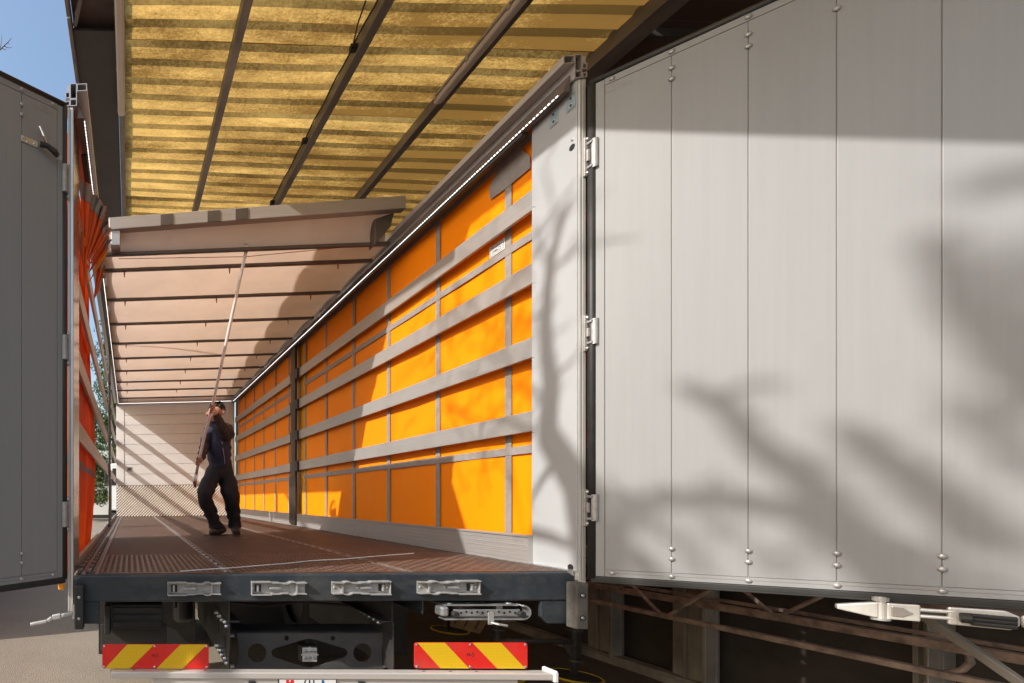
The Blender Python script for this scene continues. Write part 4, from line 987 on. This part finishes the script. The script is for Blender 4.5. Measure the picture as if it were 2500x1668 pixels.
for x in (1405, 1475):
    c = free_y(x, 900, 4.75); MB().box(c.x-.03, c.x+.03, 4.72, 4.78, 0, 4.6).build('added_upright', M['soffit'], pr)  # uprights added as supports for the red beams, hidden beside the gap

sf = empty('scaffold_frame', (3.5, 4.2, 0)); tag(sf, 'grey tube scaffold frame on yellow-edged base plates under the truck bed', 'scaffold')
def pole(x, yb_, d, top):
    c = free_y(x, yb_, d); MB().cyl((c.x, d, .02), (c.x, d, top), .024, 12).build('scaffold_tube', M['scaffold'], sf, smooth=True); return c
c1 = pole(1401, 1655, 4.2, .98); c2 = pole(1213, 1600, 4.2, .95); c3 = pole(1098, 1545, 5.6, .8)
MB().cyl((c2.x, 4.2, .30), (c1.x-.02, 4.2, .30), .022, 12).build('scaffold_tube', M['scaffold'], sf, smooth=True)
MB().prism([(c1.x-.10, 4.195, .285), (c1.x-.02, 4.195, .285), (c1.x-.02, 4.195, .16)], (0, .008, 0)).build('corner_brace', M['scaffold'], sf)
for (c, z) in ((c1, .395), (c1, .145), (c2, .395)): MB().cyl((c.x, 4.2, z), (c.x, 4.2, z+.012), .055, 16).build('scaffold_collar', M['scaffold'], sf)
MB().box(c2.x-.026, c2.x+.026, 4.172, 4.1755, .52, .72).build('paper_label', M['white'], sf)
for c, y in ((c1, 4.2), (c2, 4.2), (c3, 5.6)):
    MB().cyl((c.x, y, .006), (c.x, y, .018), .17, 24).build('base_plate', M['shed'], sf)
    MB().tube([(c.x + .175*math.cos(2*math.pi*k/24), y + .175*math.sin(2*math.pi*k/24), .013) for k in range(25)], .010, 6, caps=False).build('plate_rim', M['yellow_paint'], sf)
q = [free_y(x, y, 4.6) for x, y in ((1104, 1518), (1124, 1502), (1200, 1503), (1172, 1548), (1104, 1531))]
tb = MB().prism(q, (0, .03, 0)).build('tan_board', M['board_tan'], bevel=.003); tag(tb, 'broken tan board with three slots propped under the truck bed', 'board')
for a, b_ in (((1122, 1504), (1108, 1524)), ((1148, 1505), (1134, 1529)), ((1172, 1512), (1159, 1536))):
    p, r_ = free_y(*a, 4.597), free_y(*b_, 4.597); MB().bar(p, r_, .004, .010, (0, -1, 0)).build('board_slot', M['black'], tb)

# ------------------------------------------------------------------ beyond the truck on the left
def wb(x0, x1, z0, z1, Y): return free_y(x0, 1217, Y).x, free_y(x1, 1217, Y).x
wc = empty('white_container', (-3, 36, 0)); tag(wc, 'low white container standing in the yard under the pine trees', 'container')
for k in range(6):
    x = -8.6 + k*1.43; MB().box(x, x+1.41, 36, 38.4, .25, 2.62).build('container_panel', M['white'], wc, bevel=.02)
MB().box(-8.65, .02, 35.95, 38.5, 0, .26).build('container_base', M['chassis'], wc)
lo_ = empty('parked_lorry', (-.2, 24, 0)); tag(lo_, 'white lorry cab parked beyond the front of the truck', 'lorry')
x0 = free_y(264, 1217, 24).x
MB().prism([(x0, 24, .9), (x0, 24, 2.1), (x0+.12, 24, 3.25), (x0+2.2, 24, 3.3), (x0+2.2, 24, .9)], (0, 2.2, 0)).build('cab', M['white'], lo_, bevel=.05)
MB().prism([(x0+.12, 23.985, 2.15), (x0+.22, 23.985, 3.0), (x0+.95, 23.985, 3.02), (x0+.95, 23.985, 2.15)], (0, .012, 0)).build('cab_window', M['glass'] if 'glass' in M else M['black'], lo_)
MB().box(x0-.18, x0-.02, 23.9, 24.1, 2.3, 2.9).build('wing_mirror', M['black'], lo_, bevel=.03)
MB().box(x0-.01, x0+.06, 23.95, 24.0, 1.45, 1.62).build('side_lamp', M['amber'], lo_)
for y in (24.5, 25.6): MB().cyl((x0+.1, y, .5), (x0+.4, y, .5), .5, 20).build('wheel', M['tyre'], lo_)

def pine(x, y, h, r, seed, label, trunk_r=.16):
    rnd = random.Random(seed); t_ = empty('pine_tree', (x, y, 0)); tag(t_, label, 'tree', 'pine trees beyond the yard')
    MB().tube([(x, y, 0), (x+.1, y, h*.5), (x-.05, y+.1, h*.97)], [trunk_r, trunk_r*.7, .03], 8).build('trunk', M['bark'], t_, smooth=True)
    lb_ = MB(); cr = MB()
    z = h*.10
    while z < h:
        u = z/h; rr = r*(1-u)**.75*rnd.uniform(.75, 1.1); n = rnd.randint(4, 6); a0 = rnd.uniform(0, 6.28)
        for k in range(n):
            a = a0 + 6.28*k/n + rnd.uniform(-.4, .4); L = rr*rnd.uniform(.6, 1.15)
            tip = Vector((x + L*math.cos(a), y + L*math.sin(a), z + L*rnd.uniform(-.05, .35)))
            base = Vector((x, y, z)); lb_.tube([base, base.lerp(tip, .6) + Vector((0, 0, .05)), tip], [.035*(1-u)+.012, .02, .006], 5, caps=False)
            nn = int(10 + L*16)
            for q_ in range(nn):
                w = rnd.uniform(.25, 1.05); c = base.lerp(tip, w) + Vector((rnd.gauss(0, .16), rnd.gauss(0, .16), rnd.gauss(.05, .12)))
                for s_ in range(4):
                    d = Vector((rnd.gauss(0, 1), rnd.gauss(0, 1), rnd.gauss(.3, .8))).normalized()*rnd.uniform(.16, .34); e = d.orthogonal().normalized()*rnd.uniform(.02, .045)
                    cr.add([c-e, c+e, c+d], [(0, 1, 2)])
        z += rnd.uniform(.28, .5)
    lb_.build('branches', M['bark'], t_); cr.build('crown', M['pine'], t_)
pine(-1.1, 31, 14.5, 2.9, 11, 'tall pine tree seen in the gap between bunched curtain and front wall')
pine(-3.9, 33, 13, 3.0, 12, 'broad pine tree left of the gap, behind the white container')
pine(.6, 45, 11, 2.8, 13, 'smaller pine tree farther off behind the lorry cab')
# ------------------------------------------------------------------ the worker with the roof pole
WY = 5.15
def wp(x, y, dy=0.0): return free_y(x, y, WY + dy)
def worker():
    root = empty('person', (1.02, 5.1, free_y(540, 1308, 5.1).z)); tag(root, 'worker in navy jacket, knees bent, pushing the roof up with a long pole', 'person')
    # joints: photo pixel, depth from the standing plane, radius across, radius deep, zone
    J = {'pel': (537, 1150, 0, 0.169, 0.131, 't'), 'waist': (536, 1128, 0, 0.192, 0.130, 'j'), 'belly': (534, 1106, -.01, 0.201, 0.145, 'j'), 'chest': (534, 1072, .0, 0.217, 0.150, 'j'), 'upch': (533, 1050, .01, 0.163, 0.124, 'j'),
         'neck': (526, 1034, .0, .055, .055, 'j'), 'jaw': (523, 1024, -.035, .058, .062, 's'), 'face': (525, 1009, -.045, .084, .09, 's'), 'crown': (530, 996, -.02, .074, .078, 's'),
         'shl': (509, 1050, -.01, 0.078, 0.076, 'v'), 'ell': (499, 1094, -.10, 0.057, 0.057, 'v'), 'wrl': (490, 1122, -.26, .040, .040, 'v'), 'hal': (486, 1127, -.335, .032, .026, 's'),
         'shr': (557, 1045, .0, 0.090, 0.086, 'v'), 'elr': (556, 1066, -.20, 0.073, 0.073, 'v'), 'mir': (541, 1040, -.26, .054, .054, 'v'), 'wrr': (529, 1016, -.32, .040, .040, 'v'), 'har': (522, 1004, -.345, .034, .028, 's'),
         'hil': (521, 1163, -.01, 0.118, 0.118, 't'), 'knl': (497, 1209, -.14, 0.087, 0.092, 't'), 'shinl': (512, 1245, -.06, 0.076, 0.078, 't'), 'anl': (526, 1281, .0, 0.064, 0.066, 't'), 'hel': (546, 1296, .03, .050, .048, 'b'), 'ftl': (522, 1299, -.03, .054, .046, 'b'), 'tol': (508, 1303, -.05, .042, .034, 'b'),
         'hir': (553, 1163, .0, 0.121, 0.118, 't'), 'knr': (564, 1213, -.10, 0.090, 0.094, 't'), 'shinr': (569, 1245, -.03, 0.078, 0.081, 't'), 'anr': (573, 1279, .02, 0.066, 0.070, 't'), 'her': (574, 1290, .05, .048, .046, 'b'), 'ftr': (577, 1297, -.06, .054, .048, 'b'), 'tor': (580, 1304, -.16, .046, .038, 'b')}
    E_ = [('pel', 'waist'), ('waist', 'belly'), ('belly', 'chest'), ('chest', 'upch'), ('upch', 'neck'), ('neck', 'jaw'), ('jaw', 'face'), ('face', 'crown'),
          ('upch', 'shl'), ('shl', 'ell'), ('ell', 'wrl'), ('wrl', 'hal'), ('upch', 'shr'), ('shr', 'elr'), ('elr', 'mir'), ('mir', 'wrr'), ('wrr', 'har'),
          ('pel', 'hil'), ('hil', 'knl'), ('knl', 'shinl'), ('shinl', 'anl'), ('anl', 'hel'), ('hel', 'ftl'), ('ftl', 'tol'), ('pel', 'hir'), ('hir', 'knr'), ('knr', 'shinr'), ('shinr', 'anr'), ('anr', 'her'), ('her', 'ftr'), ('ftr', 'tor')]
    keys = list(J); pos = {k: wp(*J[k][:3]) for k in keys}
    me = bpy.data.meshes.new('skeleton'); me.from_pydata([pos[k] for k in keys], [(keys.index(a), keys.index(b)) for a, b in E_], [])
    o = bpy.data.objects.new('skeleton', me); col.objects.link(o)
    md = o.modifiers.new('skin', 'SKIN'); md.branch_smoothing = .6; md.use_smooth_shade = True
    if not me.skin_vertices: 
        bm = bmesh.new(); bm.from_mesh(me); bm.verts.layers.skin.verify(); bm.to_mesh(me); bm.free()
    sv = me.skin_vertices[0].data
    for i, k in enumerate(keys): sv[i].radius = (J[k][3], J[k][4]); sv[i].use_root = (k == 'pel')
    sub = o.modifiers.new('sub', 'SUBSURF'); sub.levels = sub.render_levels = 2
    dg = bpy.context.evaluated_depsgraph_get(); ev = o.evaluated_get(dg); bme = bpy.data.meshes.new_from_object(ev)
    bpy.data.objects.remove(o)
    mb = MB(); mb.v = [v.co.copy() for v in bme.vertices]; mb.f = [tuple(p.vertices) for p in bme.polygons]
    segs = [(pos[a], pos[b], a, b) for a, b in E_]
    zi = {'j': 0, 'v': 1, 't': 2, 'b': 3, 's': 4}
    rnd = random.Random(8)
    for i, v in enumerate(mb.v):                       # cloth folds
        w = Vector((math.sin(v.z*62 + v.x*30 + 2*math.sin(v.z*19)), math.sin(v.z*48 + v.x*55) + .6*math.sin(v.z*95 - v.x*40), 0))*(.0065 if v.z < pos['neck'].z else 0)
        mb.v[i] = v + w
    for f in mb.f:
        c = sum((mb.v[i] for i in f), Vector())/len(f); best = None
        for a, b, ka, kb in segs:
            d = b-a; t_ = max(0, min(1, (c-a).dot(d)/d.length_squared)); dist = (a + d*t_ - c).length / (J[ka][3]*(1-t_) + J[kb][3]*t_)
            if best is None or dist < best[0]: best = (dist, ka if t_ < .5 else kb)
        z = J[best[1]][5]
        if best[1] == 'neck' and c.z > pos['neck'].z + .02: z = 's'
        mb.m.append(zi[z])
    # face: nose, ears, brow; fingers that close round the pole
    F = pos['face']; look = Vector((-.35, -.85, .40)).normalized(); side = look.cross(Vector((0, 0, 1))).normalized(); upv = side.cross(look)
    mb.add([F + look*.088 + upv*.02, F + look*.088 - upv*.022 + side*.014, F + look*.088 - upv*.022 - side*.014, F + look*.108 - upv*.016], [(0, 1, 3), (1, 2, 3), (2, 0, 3)], 4)
    for s_ in (1, -1):
        e = F + side*.075*s_ - look*.005
        mb.tube([e - upv*.022, e + side*.010*s_, e + upv*.022], [.009, .015, .010], 8, 4)
    def hand(c, axis, out, s_):
        axis = axis.normalized(); out = out.normalized(); across = axis.cross(out).normalized()
        for k in range(4):
            o_ = c + axis*(.030 - .020*k); L = (.9, 1, .95, .78)[k]
            pts = [o_ - across*.020 + out*.012]
            for a in range(1, 5):
                t_ = -2.4 + a*1.05*L; pts.append(o_ + (across*math.sin(t_) + out*math.cos(t_))*.021)
            mb.tube(pts, [.0095, .0092, .0088, .008, .0065], 7, 4)
        tb_ = c + axis*.035 - out*.010
        mb.tube([c - out*.02 + axis*.01, tb_ + across*.014, tb_ + axis*.022 + across*.02 + out*.012], [.013, .011, .008], 7, 4)
    pa = (free_y(601, 612, 4.24) - free_y(475, 1186, 4.86)).normalized()
    hl_, hr_ = free_y(483.5, 1127, 4.80), free_y(518.5, 1000, 4.66)
    hand(hl_, pa, Vector((.3, -1, 0)), 1); hand(hr_, pa, Vector((.2, -1, 0)), -1)
    body = mb.build('body', [M['jacket'], M['sleeve'], M['trouser'], M['boot'], M['skin']], root, smooth=True)
    # hair: a cap of short strands over the crown
    C_ = pos['crown']; hb = MB()
    for i in range(420):
        a, b = rnd.uniform(0, 6.28), rnd.uniform(-.25, 1.3)
        d = Vector((math.cos(a)*math.cos(b), math.sin(a)*math.cos(b), math.sin(b)))
        if d.dot(look) > .45: continue
        p = C_ + Vector((d.x*.082, d.y*.086, d.z*.076)) + Vector((0, .006, 0)); t_ = d.orthogonal().normalized()*.010; g_ = (Vector((0, 0, -1)) + d*.5).normalized()*.022
        hb.add([p-t_, p+t_, p+g_+t_*.4, p+g_-t_*.4], [(0, 1, 2, 3)])
    hb.build('hair', M['hair'], root)
    for k, nm in (('l', 0), ('r', 1)):
        t_, h_ = pos['to'+k], pos['he'+k]; zb = min(t_.z, h_.z) - .040
        d = (t_-h_); d.z = 0; L = d.length; d.normalize(); sd_ = Vector((-d.y, d.x, 0)); pl = []
        for u, w in ((-.045, .022), (-.02, .036), (L*.5, .036), (L*.85, .046), (L+.03, .036), (L+.048, .014)): pl.append((h_ + d*u + sd_*w))
        pl += [h_ + d*u - sd_*w for u, w in ((L+.048, .014), (L+.03, .036), (L*.85, .046), (L*.5, .036), (-.02, .036), (-.045, .022))]
        fz = EYE if False else 0
        MB().prism([Vector((p.x, p.y, zb)) for p in pl], (0, 0, .026)).build('boot_sole', M['sole'], root, bevel=.004)
        hem = MB(); an = pos['an'+k]
        hem.tube([an + Vector((0, 0, .03)), an + Vector((0, 0, -.015)), an + Vector((0, .005, -.035))], [.062, .072, .070], 14, caps=False); hem.build('trouser_hem', M['trouser'], root, smooth=True)
    ch, wa = pos['upch'], pos['waist']
    zp = [wp(x, y, dy) for x, y, dy in ((521, 1042, -.13), (518, 1070, -.165), (517, 1100, -.17), (517, 1128, -.155), (518, 1146, -.13))]
    MB().tube(zp, .0035, 6).build('zip', M['black'], root)
    zp = [wp(x, y, dy) for x, y, dy in ((542, 1078, -.165), (545, 1100, -.175), (548, 1118, -.168), (549, 1132, -.15))]
    MB().tube(zp, .0035, 6).build('pocket_piping', M['cast'], root)
    cl = MB(); cl.tube([pos['neck'] + Vector((0, .01, -.02)), pos['neck'] + Vector((0, 0, .005)), pos['neck'] + Vector((0, -.008, .022))], [.082, .072, .066], 16, caps=False); cl.build('collar', M['jacket'], root, smooth=True)
worker()
pp = [free_y(x, y, Y) for x, y, Y in ((479, 1158, 4.84), (484.5, 1130, 4.80), (501, 1057, 4.74), (519, 990, 4.66), (560, 800, 4.45), (585, 685, 4.32), (601, 613, 4.25))]
po_ = MB().tube(pp, .0145, 12).build('roof_pole', M['pole'], smooth=True); tag(po_, 'long thin aluminium pole held by the worker up to the roof', 'pole')
MB().tube([pp[0], free_y(475.5, 1178, 4.86), free_y(476, 1190, 4.87)], [.016, .021, .012], 12).build('pole_end', M['mirror_alu'], po_, smooth=True)
MB().tube([pp[-1], free_y(605, 598, 4.23), free_y(596, 594, 4.22)], [.010, .007, .006], 8).build('pole_hook', M['steel'], po_)

# ------------------------------------------------------------------ trees behind the photographer's left shoulder; their bare limbs shade the doors
def toward_sun(p, t_): return p - SUN*t_
rnd = random.Random(21)
bt = empty('bare_tree', (-5.2, -1.0, 0)); tag(bt, 'bare leafless tree left of the camera whose twig reaches into the sky', 'tree')
def on_door(x, y):                                     # a pixel on the right door's plane
    r = ray(x, y); D = Vector((.7353, -.6777, 0)); N = Vector((-.6777, -.7353, 0)); H0 = Vector((2.343, 2.56, 0))
    t_ = N.dot(H0)/N.dot(r); p = r*t_; return Vector((p.x, p.y, p.z + EYE))
def limb(pts, fn, t0, t1, r0, r1, name, par, n=8):
    q = []; m = len(pts)
    for i, (x, y) in enumerate(pts):
        u = i/(m-1); q.append(toward_sun(fn(x, y), t0 + (t1-t0)*u))
    rs = [r0 + (r1-r0)*i/(m-1) for i in range(m)]
    MB().tube(q, rs, n).build(name, M['bark'], par, smooth=True); return q, rs
pf = lambda x, y: free_x(x, y, 2.297)
q, rs = limb([(1410, 1184), (1372, 1122), (1336, 1064), (1340, 1000), (1346, 946), (1335, 867), (1331, 787), (1337, 723), (1343, 643), (1353, 605), (1369, 551), (1390, 490)], pf, 5.3, 6.1, .075, .014, 'limb', bt)
MB().tube([(-5.2, -1.0, 0), (-5.1, -.95, 1.8), (-4.6, -.6, 3.6), (-3.7, .0, 5.0), q[0]], [.17, .14, .12, .10, .078], 10).build('trunk', M['bark'], bt, smooth=True)
for pts, a, b_, r0 in (([(1345, 650), (1327, 621), (1310, 585), (1300, 545)], 5.9, 6.1, .020), ([(1353, 653), (1380, 635), (1407, 612), (1440, 590)], 5.9, 6.2, .016), ([(1331, 785), (1315, 770), (1298, 778), (1270, 800)], 5.8, 5.9, .022),
                      ([(1346, 946), (1370, 905), (1400, 880), (1430, 830)], 5.7, 6.0, .016), ([(1340, 1000), (1310, 960), (1260, 930), (1200, 905)], 5.7, 6.0, .022), ([(1260, 930), (1230, 850), (1180, 770)], 5.9, 6.2, .014),
                      ([(1372, 1122), (1330, 1160), (1290, 1230), (1270, 1320)], 5.4, 5.5, .030), ([(1290, 1300), (1340, 1310), (1408, 1340), (1460, 1350)], 5.2, 5.5, .034), ([(1300, 1060), (1240, 1020), (1150, 1010), (1060, 960)], 5.8, 6.3, .02), ([(1345, 480), (1330, 420), (1325, 390)], 6.2, 6.4, .010), ([(1369, 551), (1350, 500), (1345, 470)], 6.1, 6.3, .010)):
    limb(pts, pf, a, b_, r0, r0*.35, 'branch', bt, 6)
tw = MB()
for i in range(110):                                   # twigs round the limbs
    k = rnd.randrange(3, len(q)); p = q[k] + Vector((rnd.gauss(0, .2), rnd.gauss(.55, .35), rnd.gauss(0, .4)))
    d = Vector((rnd.gauss(0, 1), rnd.gauss(0, 1), rnd.gauss(.4, .7))).normalized()*rnd.uniform(.2, .55); e = Vector((rnd.gauss(0, .2), rnd.gauss(0, .2), .1))*d.length
    tw.tube([p, p + d*.5 + e*.5, p + d], [.008, .006, .003], 5, caps=False)
tag(tw.build('twigs', M['bark'], bt), None, None, None, 'stuff')
def sky_twig(pts, r0): MB().tube([free_y(x, y, 6.0) for x, y in pts], [r0*(1 - .7*i/(len(pts)-1)) for i in range(len(pts))], 5).build('twig', M['bark'], bt)
sky_twig([(-60, 150), (-20, 132), (0, 122), (10, 112), (20, 103), (28, 93)], .010); sky_twig([(0, 122), (3, 104), (5, 86)], .006); sky_twig([(10, 113), (20, 117), (30, 116)], .005); sky_twig([(4, 118), (12, 121), (17, 123)], .005); sky_twig([(18, 105), (24, 108)], .004)
MB().tube([free_y(-60, 150, 6.0), free_y(-400, 260, 5.5), (-4.6, 1.5, 5.2), (-4.6, -.6, 3.6)], [.012, .03, .05, .07], 7).build('limb', M['bark'], bt, smooth=True)

ot = empty('pine_tree', (-8.6, -3.4, 0)); tag(ot, 'old spreading pine behind the camera that dapples the right door', 'tree')
limbs = [([(2240, 1480), (2050, 1290), (1962, 1162), (1845, 1087), (1770, 994), (1662, 942)], 12.5, 12.0, .11, .03), ([(2400, 1330), (2290, 1204), (2160, 1120), (2055, 1060)], 13, 12.5, .09, .03),
         ([(2130, 1300), (1940, 1246), (1751, 1220), (1600, 1222), (1484, 1226)], 12.4, 12.2, .06, .03), ([(2640, 900), (2480, 830), (2360, 760), (2300, 640)], 14, 13, .14, .05), ([(2600, 420), (2480, 430), (2380, 470)], 14, 13.8, .05, .03), ([(1700, 1480), (1560, 1380), (1490, 1290), (1460, 1210)], 11.5, 11.3, .05, .02),
         ([(1770, 994), (1800, 950), (1880, 930)], 12.1, 12, .03, .015)]
cl = MB()
for pts, a, b_, r0, r1 in limbs:
    qq, rr = limb(pts, on_door, a*.74, b_*.74, r0*.8, r1*.8, 'limb', ot)
base = toward_sun(on_door(2500, 1500), 9.6)
MB().tube([(-8.6, -3.4, 0), (-8.3, -3.2, 3.0), (-7.8, -2.9, 5.0), base], [.30, .26, .22, .14], 10).build('trunk', M['bark'], ot, smooth=True)
def spray(x, y, tt):
    c = toward_sun(on_door(x, y), tt)
    for s_ in range(6):
        d = Vector((rnd.gauss(0, 1), rnd.gauss(0, 1), rnd.gauss(0, 1))).normalized()*rnd.uniform(.045, .095); e = d.orthogonal().normalized()*rnd.uniform(.003, .0065)
        cl.add([c-e, c+e, c+d], [(0, 1, 2)])
def stroke(path, w, dens, tt):                         # needle sprays set along one bough
    for (x0, y0), (x1, y1) in zip(path[:-1], path[1:]):
        L = math.hypot(x1-x0, y1-y0)
        w_ = w*.85
        for i in range(int(L*w_*dens/22/330)):
            u = rnd.random(); spray(x0 + (x1-x0)*u + rnd.gauss(0, w_*.5), y0 + (y1-y0)*u + rnd.gauss(0, w_*.5), tt*.74 + rnd.gauss(0, .25))
for a in (([(1650, 930), (1720, 975), (1775, 1010), (1845, 1087), (1905, 1130)], 26, 26, 12.0), ([(1905, 1130), (1962, 1162), (2040, 1230), (2110, 1290)], 48, 26, 12.3), ([(1760, 985), (1830, 950), (1900, 935)], 20, 14, 12.1),
          ([(1484, 1226), (1600, 1217), (1751, 1213), (1850, 1232), (1940, 1246), (2100, 1290)], 20, 30, 12.2), ([(1470, 1240), (1500, 1320), (1545, 1410)], 30, 26, 11.6), ([(1560, 1250), (1640, 1310), (1740, 1390)], 34, 22, 11.9), ([(1690, 1240), (1800, 1310), (1900, 1400)], 26, 18, 12),
          ([(2055, 1060), (2160, 1120), (2250, 1190), (2330, 1260)], 50, 30, 12.6), ([(1960, 1260), (2060, 1330), (2200, 1410)], 44, 26, 12.4), ([(1940, 1290), (1948, 1390)], 22, 20, 12.2), ([(2150, 1320), (2300, 1400), (2480, 1450)], 60, 20, 12.8), ([(2300, 1200), (2420, 1290), (2520, 1350)], 60, 22, 13),
          ([(2290, 570), (2350, 680), (2400, 790), (2440, 900), (2500, 990)], 62, 30, 13.6), ([(2480, 560), (2500, 700), (2520, 860)], 60, 24, 13.8), ([(2330, 960), (2420, 1060), (2520, 1150)], 60, 22, 13.3), ([(2290, 470), (2400, 455), (2520, 430)], 22, 16, 13.9)):
    stroke(*a)
for i in range(46):                                    # thin bare shoots nearer the door than the boughs
    path = rnd.choice([[(1720, 975), (1845, 1087)], [(1905, 1130), (2110, 1290)], [(1500, 1222), (1850, 1232)], [(1940, 1246), (2200, 1330)], [(2055, 1060), (2330, 1260)], [(2290, 570), (2440, 900)], [(2440, 900), (2520, 1100)], [(1480, 1260), (1560, 1400)]])
    u = rnd.random(); x0 = path[0][0] + (path[1][0]-path[0][0])*u; y0 = path[0][1] + (path[1][1]-path[0][1])*u
    a = rnd.uniform(-2.9, .2); L = rnd.uniform(40, 130); tt = rnd.uniform(6.6, 8.2)
    ps = [(x0, y0), (x0 + L*.5*math.cos(a), y0 + L*.5*math.sin(a)), (x0 + L*math.cos(a + .35), y0 + L*math.sin(a + .35))]
    if min(p[1] for p in ps) < 480 or min(p[0] for p in ps) < 1470: continue
    limb(ps, on_door, tt, tt - .3, rnd.uniform(.012, .022), .005, 'shoot', ot, 5)
cl.build('crown', M['pine'], ot)
# unseen trailer added off to the left to shade the far asphalt
tl = empty('shade_trailer', (-4.2, 8.0, 0)); tag(tl, 'low grey unseen trailer added to shade the far asphalt', 'trailer')
MB().box(-5.4, -3.0, 4.35, 12.0, .55, 2.1).build('trailer_cover', M['fascia'], tl, bevel=.06); MB().box(-5.3, -3.1, 4.45, 11.9, .35, .545).build('trailer_bed', M['chassis'], tl)
for y in (7.4, 8.5):
    for x in (-5.2, -3.4): MB().cyl((x, y, .35), (x+.24, y, .35), .35, 20).build('wheel', M['tyre'], tl)

# the long warehouse added unseen behind the camera, blocking sky and bouncing warm light
wh = empty('reflector', (14, -24, 0)); tag(wh, 'long beige warehouse added unseen to block low sky and bounce warm light', 'reflector')
MB().box(-14, 46, -34, -24, 0, 7.6).build('wall', simple('warm_bounce_beige', (.85, .72, .58), .85, 0, .1, .6), wh)
MB().box(-14.4, 46.4, -34.3, -23.7, 7.601, 7.9).build('roof', M['soffit'], wh)
for k in range(9): MB().box(-11+6*k, -8+6*k, -23.998, -23.95, .02, 3.6).build('loading_door', M['fascia'], wh)

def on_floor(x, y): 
    d = ray(x, y); t_ = (ZF + .003 - EYE)/(d.z - SHEAR*d.x); p = d*t_; return Vector((p.x, p.y, p.z + EYE))
cd = MB().tube([on_floor(x, y) + Vector((0, 0, .002)) for x, y in ((440, 1396), (500, 1391.5), (560, 1388), (620, 1383), (690, 1377.5), (760, 1370), (840, 1366), (930, 1358), (1010, 1352))], .0035, 6).build('streak', M['white']); tag(cd, 'thin pale cord standing for a line of light across the tread plate', 'streak')  # line of light on the floor, put in as a thin pale tube
